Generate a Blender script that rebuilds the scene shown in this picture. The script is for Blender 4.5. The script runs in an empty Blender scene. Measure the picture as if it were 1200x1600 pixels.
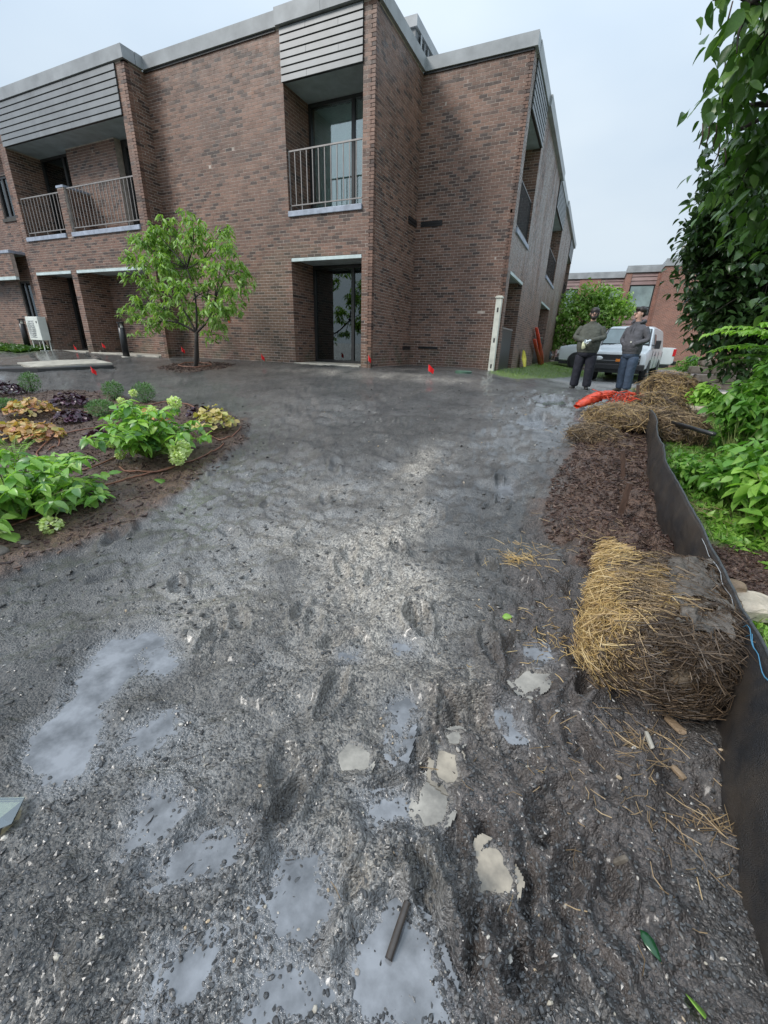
import bpy, bmesh, math, random
import numpy as np
from mathutils import Vector, Matrix
R = math.radians
scene = bpy.context.scene
col = scene.collection
rng = np.random.default_rng(11)
random.seed(5)

# ------------------------------------------------------------------ camera, sky, sun, exposure
CAM_H = 1.5
FPX, CX, CY = 648.0, 600.0, 800.0                  # focal length and centre for a 1200 x 1600 frame
def _n(v): v = np.array(v, float); return v / np.linalg.norm(v)
_down = _n([547 - 600, 2400 - 800, FPX])
_Y = _n([926 - 600, 550 - 800, FPX]); _Y = _n(_Y - _down * (_Y @ _down))
_X = np.cross(_Y, -_down)
MW = np.array([_X, _Y, -_down])                    # world = MW @ (right, down, forward)
CAMP = np.array([0, 0, CAM_H])
cam = bpy.data.objects.new('camera', bpy.data.cameras.new('camera')); col.objects.link(cam)
r_, u_, b_ = MW @ [1, 0, 0], MW @ [0, -1, 0], MW @ [0, 0, -1]
m4 = Matrix.Identity(4)
for i in range(3): m4[i][0], m4[i][1], m4[i][2], m4[i][3] = r_[i], u_[i], b_[i], CAMP[i]
cam.matrix_world = m4
cam.data.sensor_fit = 'HORIZONTAL'; cam.data.sensor_width = 36; cam.data.lens = FPX / 1200 * 36
cam.data.clip_start = 0.05; cam.data.clip_end = 2000
scene.camera = cam
scene.render.resolution_x, scene.render.resolution_y = 768, 1024

world = bpy.data.worlds.new('World'); scene.world = world; world.use_nodes = True
nt = world.node_tree; nt.nodes.clear()
out = nt.nodes.new('ShaderNodeOutputWorld'); bg = nt.nodes.new('ShaderNodeBackground')
sky = nt.nodes.new('ShaderNodeTexSky'); sky.sky_type = 'NISHITA'; sky.sun_disc = False
sky.sun_elevation = R(46); sky.sun_rotation = R(200); sky.dust_density = 3; sky.air_density = 1.0
tc = nt.nodes.new('ShaderNodeTexCoord'); mp = nt.nodes.new('ShaderNodeMapping'); mp.inputs['Scale'].default_value = (1, 1, 2.6)
nz = nt.nodes.new('ShaderNodeTexNoise'); nz.inputs['Scale'].default_value = 1.6; nz.inputs['Detail'].default_value = 4; nz.inputs['Roughness'].default_value = .45
rp = nt.nodes.new('ShaderNodeValToRGB')
rp.color_ramp.elements[0].position = .3; rp.color_ramp.elements[0].color = (3.3, 4.15, 5.15, 1)
rp.color_ramp.elements[1].position = .72; rp.color_ramp.elements[1].color = (4.75, 5.4, 5.95, 1)
mx = nt.nodes.new('ShaderNodeMixRGB'); mx.inputs[0].default_value = .93
L = nt.links.new
L(tc.outputs['Generated'], mp.inputs[0]); L(mp.outputs[0], nz.inputs['Vector']); L(nz.outputs['Fac'], rp.inputs[0])
L(sky.outputs[0], mx.inputs[1]); L(rp.outputs[0], mx.inputs[2]); 
sxw = nt.nodes.new('ShaderNodeSeparateXYZ'); L(tc.outputs['Generated'], sxw.inputs[0])
rz_ = nt.nodes.new('ShaderNodeMapRange'); rz_.inputs['From Min'].default_value = 0; rz_.inputs['From Max'].default_value = 1; rz_.inputs['To Min'].default_value = .86; rz_.inputs['To Max'].default_value = 2.2
pw = nt.nodes.new('ShaderNodeMath'); pw.operation = 'POWER'; pw.use_clamp = True; pw.inputs[1].default_value = 2.4; L(sxw.outputs['Z'], pw.inputs[0]); L(pw.outputs[0], rz_.inputs['Value']); ml = nt.nodes.new('ShaderNodeMixRGB'); ml.blend_type = 'MULTIPLY'; ml.inputs[0].default_value = 1
L(mx.outputs[0], ml.inputs[1]); L(rz_.outputs[0], ml.inputs[2]); L(ml.outputs[0], bg.inputs[0]); L(bg.outputs[0], out.inputs[0])
bg.inputs[1].default_value = .1
sl = bpy.data.lights.new('sun', 'SUN'); sl.energy = 1.5; sl.angle = R(18); sl.color = (1, .96, .9)
sun = bpy.data.objects.new('sun', sl); col.objects.link(sun); sun.rotation_euler = (R(50), 0, R(-42))
scene.view_settings.view_transform = 'Standard'; scene.view_settings.look = 'None'
scene.view_settings.gamma = 1; scene.view_settings.exposure = 0.82; scene.view_settings.use_curve_mapping = False
scene.cycles.max_bounces = 6; scene.cycles.transparent_max_bounces = 8

# ------------------------------------------------------------------ small maths
def S(t): t = np.clip(t, 0, 1); return t * t * (3 - 2 * t)
def gz(x, y):
    z = .93 * S((y - .6) / 9.6)
    Rr = S((x + 3.2) / 3.4)
    z = z - Rr * .30 * S((y - 6) / 6) - Rr * .033 * np.clip(y - 12, 0, 7) - .008 * np.clip(y - 12, 0, 22) * (1 - Rr)
    z = z + Rr * .016 * np.clip(y - 20, 0, 16)
    z = z - .16 * S((x - .95 - .02 * y) / .9) * S((9 - y) / 5)
    return z
def ray(px, py): return _n(MW @ np.array([px - CX, py - CY, FPX]))
_ts = .3 * 1.004 ** np.arange(1700)
def G(px, py):                                            # where the line of sight through a point of the photograph meets the ground
    P = CAMP + np.outer(_ts, ray(px, py)); h = P[:, 2] - gz(P[:, 0], P[:, 1])
    k = int(np.argmax(h <= 0))
    if h[k] > 0: return P[-1]
    f = h[k - 1] / (h[k - 1] - h[k] + 1e-12) if k else 0
    return P[k - 1] * (1 - f) + P[k] * f
def at(px, py, d): return CAMP + ray(px, py) * d           # a point d metres from the camera
_perm = rng.random(65536)
def _h(ix, iy, s): return _perm[((ix * 374761 + iy * 668265 + s * 9973) ^ (ix * 31 + iy * 17)) & 65535]
def vn(x, y, s=0):
    x = np.asarray(x, float); y = np.asarray(y, float)
    ix = np.floor(x).astype(np.int64); iy = np.floor(y).astype(np.int64)
    fx = x - ix; fy = y - iy; fx = fx * fx * (3 - 2 * fx); fy = fy * fy * (3 - 2 * fy)
    return (_h(ix, iy, s) * (1 - fx) + _h(ix + 1, iy, s) * fx) * (1 - fy) + (_h(ix, iy + 1, s) * (1 - fx) + _h(ix + 1, iy + 1, s) * fx) * fy - .5
def fbm(x, y, s=0, o=4):
    a = 1; t = 0; x = np.asarray(x, float); y = np.asarray(y, float)
    for k in range(o):
        t = t + a * vn(x, y, s + k); x, y = x * 1.97 + y * .35, y * 1.97 - x * .35; a *= .5
    return t
def lin(r, g, b):
    f = lambda c: (c / 255) / 12.92 if c / 255 <= .04045 else ((c / 255 + .055) / 1.055) ** 2.4
    return (f(r), f(g), f(b))

# ------------------------------------------------------------------ materials
def nodes(name):
    m = bpy.data.materials.new(name); m.use_nodes = True
    t = m.node_tree; return m, t, t.nodes['Principled BSDF']
def rnd_node(t):
    g = t.nodes.new('ShaderNodeNewGeometry'); o = t.nodes.new('ShaderNodeObjectInfo')
    a = t.nodes.new('ShaderNodeMath'); a.operation = 'ADD'; f = t.nodes.new('ShaderNodeMath'); f.operation = 'FRACT'
    t.links.new(g.outputs['Random Per Island'], a.inputs[0]); t.links.new(o.outputs['Random'], a.inputs[1]); t.links.new(a.outputs[0], f.inputs[0])
    return f.outputs[0]
def ramp(t, fac, stops, const=False):
    r = t.nodes.new('ShaderNodeValToRGB'); e = r.color_ramp
    if const: e.interpolation = 'CONSTANT'
    while len(e.elements) < len(stops): e.elements.new(.5)
    for el, (p, c) in zip(e.elements, stops): el.position = p; el.color = (*c, 1)
    t.links.new(fac, r.inputs[0]); return r.outputs[0]
def noise(t, scale, detail=3, rough=.5, vec=None, stretch=None):
    n = t.nodes.new('ShaderNodeTexNoise'); n.inputs['Scale'].default_value = scale; n.inputs['Detail'].default_value = detail; n.inputs['Roughness'].default_value = rough
    if vec is None:
        c = t.nodes.new('ShaderNodeTexCoord'); vec = c.outputs['Object']
    if stretch:
        m = t.nodes.new('ShaderNodeMapping'); m.inputs['Scale'].default_value = stretch; t.links.new(vec, m.inputs[0]); vec = m.outputs[0]
    t.links.new(vec, n.inputs['Vector']); return n.outputs['Fac']
def mixc(t, fac, a, b, mode='MIX'):
    m = t.nodes.new('ShaderNodeMixRGB'); m.blend_type = mode
    for i, v in ((0, fac), (1, a), (2, b)):
        if isinstance(v, (int, float)): m.inputs[i].default_value = v
        elif isinstance(v, tuple): m.inputs[i].default_value = (*v, 1)
        else: t.links.new(v, m.inputs[i])
    return m.outputs[0]
def mth(t, op, a, b=None, c=None, clamp=False):
    m = t.nodes.new('ShaderNodeMath'); m.operation = op; m.use_clamp = clamp
    for i, v in enumerate((a, b, c)):
        if v is None: continue
        if isinstance(v, (int, float)): m.inputs[i].default_value = v
        else: t.links.new(v, m.inputs[i])
    return m.outputs[0]
def bump(t, bs, h, strength=.5, dist=.01):
    b = t.nodes.new('ShaderNodeBump'); b.inputs['Strength'].default_value = strength; b.inputs['Distance'].default_value = dist
    t.links.new(h, b.inputs['Height']); t.links.new(b.outputs[0], bs.inputs['Normal'])
def pm(name, stops, rough=.6, nscale=None, namt=.35, bscale=None, bstr=.4, bdist=.004, metal=0, spec=.5, stretch=None, transl=0, rvar=0):
    """stops: one colour, or a list of colours picked per piece"""
    m, t, bs = nodes(name)
    if isinstance(stops[0], (int, float)): stops = [stops]
    if len(stops) > 1:
        n = len(stops); c = ramp(t, rnd_node(t), [((i + .5) / n, s) for i, s in enumerate(stops)])
    else:
        v = t.nodes.new('ShaderNodeRGB'); v.outputs[0].default_value = (*stops[0], 1); c = v.outputs[0]
    if nscale:
        f = noise(t, nscale, 4, .6, stretch=stretch)
        f2 = ramp(t, f, [(.3, (1 - namt,) * 3), (.7, (1 + namt * .6,) * 3)])
        c = mixc(t, 1.0, c, f2, 'MULTIPLY')
    t.links.new(c, bs.inputs['Base Color'])
    bs.inputs['Roughness'].default_value = rough; bs.inputs['Metallic'].default_value = metal; bs.inputs['Specular IOR Level'].default_value = spec
    if rvar:
        t.links.new(mth(t, 'MULTIPLY_ADD', noise(t, 3, 3), rvar, rough - rvar / 2, True), bs.inputs['Roughness'])
    if bscale: bump(t, bs, noise(t, bscale, 4, .6, stretch=stretch), bstr, bdist)
    if transl:
        tr = t.nodes.new('ShaderNodeBsdfTranslucent'); ms = t.nodes.new('ShaderNodeMixShader'); ms.inputs[0].default_value = transl
        t.links.new(mixc(t, 1.0, c, (1.3, 1.5, .6), 'MULTIPLY'), tr.inputs[0])
        o = t.nodes['Material Output']; t.links.new(bs.outputs[0], ms.inputs[1]); t.links.new(tr.outputs[0], ms.inputs[2]); t.links.new(ms.outputs[0], o.inputs[0])
    return m

def brick_mat(name, stain):
    m, t, bs = nodes(name)
    r = rnd_node(t)
    c = ramp(t, r, [(.0, (.058, .038, .032)), (.10, (.080, .049, .040)), (.2, (.145, .082, .059)), (.45, (.195, .110, .080)), (.7, (.172, .100, .076)), (.85, (.235, .136, .099)), (1, (.108, .077, .066))])
    n1 = ramp(t, noise(t, .8, 6, .68), [(.3, (.60, .58, .58)), (.7, (1.3, 1.27, 1.24))])
    n2 = ramp(t, noise(t, 45, 4, .7), [(.3, (.68, .66, .64)), (.7, (1.25, 1.24, 1.22))])
    c = mixc(t, 1.0, mixc(t, 1.0, c, n1, 'MULTIPLY'), n2, 'MULTIPLY')
    co = t.nodes.new('ShaderNodeTexCoord'); sx = t.nodes.new('ShaderNodeSeparateXYZ'); t.links.new(co.outputs['Object'], sx.inputs[0])
    # moss and splash dirt on the lowest courses
    low = mth(t, 'MULTIPLY', ramp(t, sx.outputs['Z'], [(.0, (1,) * 3), (1, (1,) * 3)]), 1.0)
    hz = mth(t, 'SUBTRACT', 1.75, sx.outputs['Z']); hz = mth(t, 'MULTIPLY', hz, 1.5, clamp=True)
    mo = mth(t, 'MULTIPLY', hz, ramp(t, noise(t, 2.2, 4), [(.42, (0,) * 3), (.62, (1,) * 3)]), clamp=True)
    c = mixc(t, mth(t, 'MULTIPLY', mo, .65), c, (.085, .078, .045))
    if stain:
        e = ramp(t, noise(t, 1.0, 6, .75, stretch=(1, 1.1, .33)), [(.40, (0,) * 3), (.53, (1,) * 3)])
        e2 = ramp(t, noise(t, 26, 3, .7), [(.4, (0,) * 3), (.6, (1,) * 3)])
        up = mth(t, 'MULTIPLY', mth(t, 'SUBTRACT', sx.outputs['Z'], 2.2), .5, clamp=True)
        c = mixc(t, mth(t, 'MULTIPLY', mth(t, 'MULTIPLY', mth(t, 'MULTIPLY', e, mth(t, 'MULTIPLY_ADD', e2, .95, .05)), up), .85), c, (.46, .44, .43))
    t.links.new(c, bs.inputs['Base Color'])
    t.links.new(mth(t, 'MULTIPLY_ADD', noise(t, 7, 4), .6, .22, True), bs.inputs['Roughness'])
    bump(t, bs, noise(t, 90, 4, .7), .6, .004)
    return m
M = {}
M['brick'] = brick_mat('brick', False); M['brick_st'] = brick_mat('brick_stained', True)
M['mortar'] = pm('mortar', (.46, .39, .34), .85, 9, .35, 120, .5, .004)
M['metal_grey'] = pm('painted_siding', [(.155, .168, .18), (.185, .198, .21), (.168, .18, .192)], .42, 2.5, .22, 60, .1, .002)
M['coping'] = pm('coping_metal', (.33, .345, .36), .4, 1.8, .3, 30, .1, .003)
M['soffit'] = pm('soffit_paint', (.36, .42, .44), .55, 3, .25)
M['trim_pale'] = pm('pale_trim', (.55, .64, .64), .4, 4, .2)
M['sill'] = pm('sill_stone', (.33, .37, .45), .5, 6, .3, 60, .3, .003)
M['rail'] = pm('rail_metal', (.27, .25, .24), .4, 9, .25, metal=.2)
M['frame'] = pm('dark_frame', (.028, .027, .027), .35, 9, .3)
M['curtain'] = pm('curtain_cloth', (.30, .37, .37), .8, 2.5, .4)
M['dark_in'] = pm('dark_interior', (.05, .047, .042), .7, 2.5, .5)
M['white_pl'] = pm('white_plastic', (.66, .66, .58), .4, 5, .22)
M['white_ac'] = pm('white_enamel', (.72, .74, .68), .35, 4, .12)
M['black'] = pm('black_paint', (.018, .018, .019), .35, 8, .4)
M['concrete'] = pm('wet_concrete', (.13, .128, .12), .16, 3, .45, 40, .4, .004, rvar=.3)
M['concrete_dry'] = pm('pale_concrete', (.42, .39, .33), .55, 4, .35, 60, .4, .004)
def glass_mat(name, tint, refl):
    m, t, bs = nodes(name); t.nodes.remove(bs)
    tr = t.nodes.new('ShaderNodeBsdfTransparent'); tr.inputs[0].default_value = (*tint, 1)
    gl = t.nodes.new('ShaderNodeBsdfGlossy'); gl.inputs['Roughness'].default_value = .02; gl.inputs[0].default_value = (.9, .95, .95, 1)
    fr = t.nodes.new('ShaderNodeFresnel'); fr.inputs[0].default_value = 1.5
    ms = t.nodes.new('ShaderNodeMixShader'); t.links.new(mth(t, 'ADD', fr.outputs[0], refl, clamp=True), ms.inputs[0])
    t.links.new(tr.outputs[0], ms.inputs[1]); t.links.new(gl.outputs[0], ms.inputs[2]); t.links.new(ms.outputs[0], t.nodes['Material Output'].inputs[0])
    return m
M['glass'] = glass_mat('window_glass', (.76, .84, .82), .20)
M['glass_dark'] = glass_mat('tinted_glass', (.4, .45, .44), .07)

# ------------------------------------------------------------------ mesh helpers
def mesh_np(name, V, F, mat, parent=None, smooth=False, attrs=None, mats=None, midx=None):
    """V (n,3); F (m,k) array or a list of arrays (each (m,k))"""
    me = bpy.data.meshes.new(name); V = np.asarray(V, np.float32)
    Fs = [np.asarray(f, np.int32) for f in (F if isinstance(F, list) and len(F) and isinstance(F[0], np.ndarray) else [np.asarray(F)])]
    nl = sum(f.size for f in Fs); npoly = sum(len(f) for f in Fs)
    me.vertices.add(len(V)); me.vertices.foreach_set('co', V.ravel())
    me.loops.add(nl); me.loops.foreach_set('vertex_index', np.concatenate([f.ravel() for f in Fs]))
    me.polygons.add(npoly)
    st = []; tot = []; o = 0
    for f in Fs:
        st.append(o + np.arange(len(f)) * f.shape[1]); tot.append(np.full(len(f), f.shape[1])); o += f.size
    me.polygons.foreach_set('loop_start', np.concatenate(st).astype(np.int32)); me.polygons.foreach_set('loop_total', np.concatenate(tot).astype(np.int32))
    me.polygons.foreach_set('use_smooth', np.full(npoly, bool(smooth)))
    for k, a in (attrs or {}).items():
        at_ = me.attributes.new(k, 'FLOAT', 'POINT'); at_.data.foreach_set('value', np.asarray(a, np.float32))
    for mm in (mats or [mat]): me.materials.append(mm)
    if midx is not None: me.polygons.foreach_set('material_index', np.asarray(midx, np.int32))
    me.update(); me.validate()
    o_ = bpy.data.objects.new(name, me); col.objects.link(o_)
    if parent is not None: child(o_, parent)
    return o_
def child(o, p):
    o.parent = p; o.matrix_parent_inverse = Matrix.Identity(4)
def wm(o):   # accumulated translation/rotation of parents, without a depsgraph update
    m = o.matrix_basis.copy(); p = o.parent
    while p: m = p.matrix_basis @ m; p = p.parent
    return m
def thing(name, label, cat, loc=(0, 0, 0), rz=0, group=None):
    o = bpy.data.objects.new(name, None); col.objects.link(o); o.location = loc; o.rotation_euler = (0, 0, rz); o.empty_display_size = .1
    return tag(o, label, cat, group)
def tag(o, label=None, cat=None, group=None, kind=None):
    if label: o['label'] = label
    if cat: o['category'] = cat
    if group: o['group'] = group
    if kind: o['kind'] = kind
    return o
def dup(root, loc=None, rz=None, label=None):
    def cp(o, par):
        c = o.copy(); col.objects.link(c)
        if par is not None: c.parent = par
        for ch in KIDS.get(o.name, [ch for ch in o.children]): cp(ch, c)
        return c
    r = cp(root, None)
    if loc is not None: r.location = loc
    if rz is not None: r.rotation_euler = (0, 0, rz)
    if label: r['label'] = label
    return r
KIDS = {}
class MB:
    """collects shapes and links them as ONE mesh object"""
    def __init__(s): s.v = []; s.f = []; s.n = 0; s.mi = []; s.cur = 0
    def add(s, V, F):
        V = [tuple(map(float, p)) for p in V]; s.v += V
        for f in F: s.f.append(tuple(i + s.n for i in f)); s.mi.append(s.cur)
        s.n += len(V); return s
    def box(s, a, b, R3=None, c=(0, 0, 0)):
        x0, y0, z0 = a; x1, y1, z1 = b
        V = [(x, y, z) for z in (z0, z1) for y in (y0, y1) for x in (x0, x1)]
        if R3 is not None: V = [tuple(np.array(c) + np.array(R3) @ (np.array(p))) for p in V]
        return s.add(V, [(0, 2, 3, 1), (4, 5, 7, 6), (0, 1, 5, 4), (2, 6, 7, 3), (0, 4, 6, 2), (1, 3, 7, 5)])
    def tube(s, P, rad, n=8, cap=True):
        P = [np.array(p, float) for p in P]; m = len(P)
        rad = list(rad) if hasattr(rad, '__len__') else [rad] * m
        V = []; ref = None
        for i in range(m):
            d = _n(P[min(i + 1, m - 1)] - P[max(i - 1, 0)] + 1e-9)
            if ref is None: ref = np.array([0, 0, 1.]) if abs(d[2]) < .9 else np.array([1., 0, 0])
            a = np.cross(d, ref); a = _n(a); b = np.cross(a, d); ref = b
            for k in range(n):
                t = 2 * math.pi * k / n; V.append(P[i] + rad[i] * (a * math.cos(t) + b * math.sin(t)))
        F = [(i * n + k, i * n + (k + 1) % n, (i + 1) * n + (k + 1) % n, (i + 1) * n + k) for i in range(m - 1) for k in range(n)]
        if cap: F += [tuple(range(n))[::-1], tuple((m - 1) * n + k for k in range(n))]
        return s.add(V, F)
    def lathe(s, prof, c=(0, 0, 0), n=16, axis='z', R3=None):
        V = []
        for r, z in prof:
            for k in range(n):
                t = 2 * math.pi * k / n
                p = (r * math.cos(t), r * math.sin(t), z)
                if axis == 'y': p = (p[0], p[2], p[1])
                if axis == 'x': p = (p[2], p[0], p[1])
                V.append(np.array(c) + (np.array(R3) @ np.array(p) if R3 is not None else np.array(p)))
        m = len(prof)
        F = [(i * n + k, i * n + (k + 1) % n, (i + 1) * n + (k + 1) % n, (i + 1) * n + k) for i in range(m - 1) for k in range(n)]
        F += [tuple(range(n))[::-1], tuple((m - 1) * n + k for k in range(n))]
        return s.add(V, F)
    def blob(s, c, r, n=10, m=6, R3=None, nz=0):
        V = []; c = np.array(c, float); r = np.array(r if hasattr(r, '__len__') else (r, r, r), float)
        for i in range(m + 1):
            ph = math.pi * i / m
            for k in range(n):
                t = 2 * math.pi * k / n
                p = np.array([math.sin(ph) * math.cos(t), math.sin(ph) * math.sin(t), math.cos(ph)]) * r * (1 + nz * (random.random() - .5))
                if R3 is not None: p = np.array(R3) @ p
                V.append(c + p)
        F = [(i * n + k, (i + 1) * n + k, (i + 1) * n + (k + 1) % n, i * n + (k + 1) % n) for i in range(m) for k in range(n)]
        return s.add(V, F)
    def build(s, name, mat, parent=None, smooth=False, bevel=0, loc=None):
        me = bpy.data.meshes.new(name); me.from_pydata(s.v, [], s.f)
        for mm in (mat if isinstance(mat, list) else [mat]): me.materials.append(mm)
        if isinstance(mat, list): me.polygons.foreach_set('material_index', s.mi)
        bm = bmesh.new(); bm.from_mesh(me); bmesh.ops.remove_doubles(bm, verts=bm.verts, dist=1e-5); bmesh.ops.recalc_face_normals(bm, faces=bm.faces); bm.to_mesh(me); bm.free()
        if smooth: me.shade_smooth()
        o = bpy.data.objects.new(name, me); col.objects.link(o)
        if parent is not None: child(o, parent)
        if loc is not None: o.location = loc
        if bevel:
            b = o.modifiers.new('b', 'BEVEL'); b.width = bevel; b.segments = 2; b.limit_method = 'ANGLE'
        return o
def rotz(a): c, s = math.cos(a), math.sin(a); return np.array([[c, -s, 0], [s, c, 0], [0, 0, 1.]])
def rotx(a): c, s = math.cos(a), math.sin(a); return np.array([[1, 0, 0], [0, c, -s], [0, s, c.real]])
def roty(a): c, s = math.cos(a), math.sin(a); return np.array([[c, 0, s], [0, 1, 0], [-s, 0, c]])

# ------------------------------------------------------------------ the ground
def polydist(x, y, P, closed=True):
    """distance to a polyline; signed (positive inside) when closed"""
    d = np.full(x.shape, 1e9); ins = np.zeros(x.shape, bool); n = len(P)
    for i in range(n if closed else n - 1):
        ax, ay = P[i]; bx, by = P[(i + 1) % n]
        vx, vy = bx - ax, by - ay; L2 = vx * vx + vy * vy + 1e-12
        t = np.clip(((x - ax) * vx + (y - ay) * vy) / L2, 0, 1)
        d = np.minimum(d, np.hypot(x - ax - t * vx, y - ay - t * vy))
        if closed:
            c = ((ay > y) != (by > y)) & (x < (bx - ax) * (y - ay) / (by - ay + 1e-12) + ax)
            ins ^= c
    return np.where(ins, d, -d) if closed else d
def gp(pts): return [tuple(G(*p)[:2]) for p in pts]
# puddles: outline traced on the ground, depth, colour key
PUD = [
 ([(165,1000),(240,985),(262,1000),(250,1040),(200,1062),(165,1100),(155,1160),(140,1205),(100,1232),(60,1225),(40,1185),(55,1140),(105,1095),(130,1050)], .012, 'grey'),
 ([(222,1022),(262,1014),(278,1036),(262,1052),(232,1056)], .007, 'grey'),
 ([(196,1150),(235,1122),(275,1112),(268,1145),(225,1172),(190,1180)], .007, 'grey'),
 ([(520,1175),(545,1160),(578,1176),(570,1198),(532,1206)], .016, 'milk'),
 ([(615,1090),(640,1086),(643,1118),(634,1160),(625,1190),(610,1176),(614,1130)], .012, 'grey'),
 ([(683,1166),(714,1176),(716,1212),(700,1228),(680,1214)], .018, 'tan'),
 ([(668,1218),(690,1228),(706,1250),(692,1278),(665,1286),(653,1268),(658,1236)], .02, 'milk'),
 ([(566,1250),(600,1243),(642,1255),(636,1282),(578,1292)], .010, 'grey'),
 ([(757,1318),(778,1328),(803,1372),(795,1392),(750,1394),(746,1350)], .018, 'tan'),
 ([(803,1065),(826,1043),(860,1050),(846,1072),(820,1087)], .016, 'milk'),
 ([(822,1010),(850,1006),(856,1030),(838,1038)], .012, 'grey'),
 ([(783,1103),(799,1112),(815,1152),(800,1152),(785,1128)], .009, 'grey'),
 ([(697,1147),(718,1142),(716,1158),(702,1160)], .010, 'milk'),
 ([(268,1492),(330,1462),(352,1478),(340,1525),(300,1585),(240,1590),(245,1540)], .012, 'grey'),
 ([(560,1445),(620,1405),(665,1450),(690,1510),(716,1600),(560,1625),(535,1540)], .008, 'grey'),
 ([(228,1360),(300,1318),(372,1298),(386,1325),(345,1368),(262,1382)], .006, 'grey'),
 ([(395,1420),(440,1340),(500,1345),(520,1410),(480,1500),(410,1490)], .006, 'grey'),
 ([(202,1330),(225,1240),(262,1225),(292,1262),(262,1300),(235,1335)], .006, 'grey'),
 ([(400,1500),(470,1510),(520,1560),(480,1620),(380,1610)], .007, 'grey'),
 ([(780,757),(800,753),(803,773),(784,778)], .014, 'grey'),
 ([(815,660),(850,648),(868,662),(840,676)], .01, 'grey'),
 ([(838,624),(880,618),(886,630),(848,634)], .012, 'grey'),
 ([(0,1264),(34,1252),(30,1282),(0,1305)], .014, 'tan'),
 ([(538,1022),(560,1018),(562,1032),(540,1036)], .007, 'grey'),
 ([(620,1003),(640,1003),(643,1018),(625,1018)], .007, 'grey'),
 ([(728,1042),(738,1040),(741,1062),(732,1062)], .01, 'milk'),
]
PUDW = [(gp(p), d, k) for p, d, k in PUD]
PUDL = [min(gz(*q) for q in p) * .5 + .5 * float(np.mean([gz(*q) for q in p])) - .004 for p, d, k in PUDW]
BED = gp([(-260,650),(0,618),(120,612),(250,632),(340,640),(385,662),(385,690),(345,722),(300,765),(200,832),(110,868),(0,912),(-160,960)])
MUL = gp([(905,690),(950,668),(1000,652),(1030,700),(1050,800),(1060,880),(1000,900),(900,880),(850,800),(880,740)])
SOIL = gp([(880,700),(1010,650),(1040,780),(1110,900),(1130,1200),(1200,1620),(700,1620),(740,1350),(680,1230),(700,1090),(780,940),(850,820)])
BED_B = gp([(1085,850),(1210,870),(1260,990),(1150,965),(1100,900)])
GRASS1 = gp([(765,583),(790,570),(850,566),(900,562),(900,585),(860,592),(800,592)])
GROOVE = gp([(757,1285),(750,1340),(742,1420),(738,1490),(722,1545),(700,1600)])
RIDGE = gp([(392,1288),(390,1330),(355,1385),(290,1420),(220,1450),(140,1492)])
RIDGE2 = gp([(300,1245),(268,1300),(232,1345),(190,1380)])
GRV2 = gp([(812,1210),(816,1300),(830,1400),(838,1500)])
GRV3 = gp([(690,1090),(680,1130),(684,1175),(664,1225),(655,1260)])
GRV4 = gp([(575,1245),(600,1222),(650,1205),(668,1190)])
RDG3 = gp([(690,1080),(720,1085),(790,1080),(830,1110)]); RDG4 = gp([(600,1050),(650,1070),(680,1110),(660,1160)]); RDG5 = gp([(470,1540),(520,1500),(560,1430),(640,1395)])
PRINTS = []
_pr = np.random.default_rng(8)
for _k in range(95):
    _px, _py = (_pr.uniform(420, 960), _pr.uniform(960, 1590)) if _k < 60 else (_pr.uniform(150, 850), _pr.uniform(680, 1000))
    _c = G(_px, _py); PRINTS.append((_c[0], _c[1], _pr.uniform(.07, .14), _pr.uniform(.035, .055), R(100) + _pr.normal(0, .5), _pr.uniform(.010, .030)))
CRAT = G(745, 1118)[:2]
def inbox(x, y, P, m):
    a = np.array(P); return (x > a[:, 0].min() - m) & (x < a[:, 0].max() + m) & (y > a[:, 1].min() - m) & (y < a[:, 1].max() + m)
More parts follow.
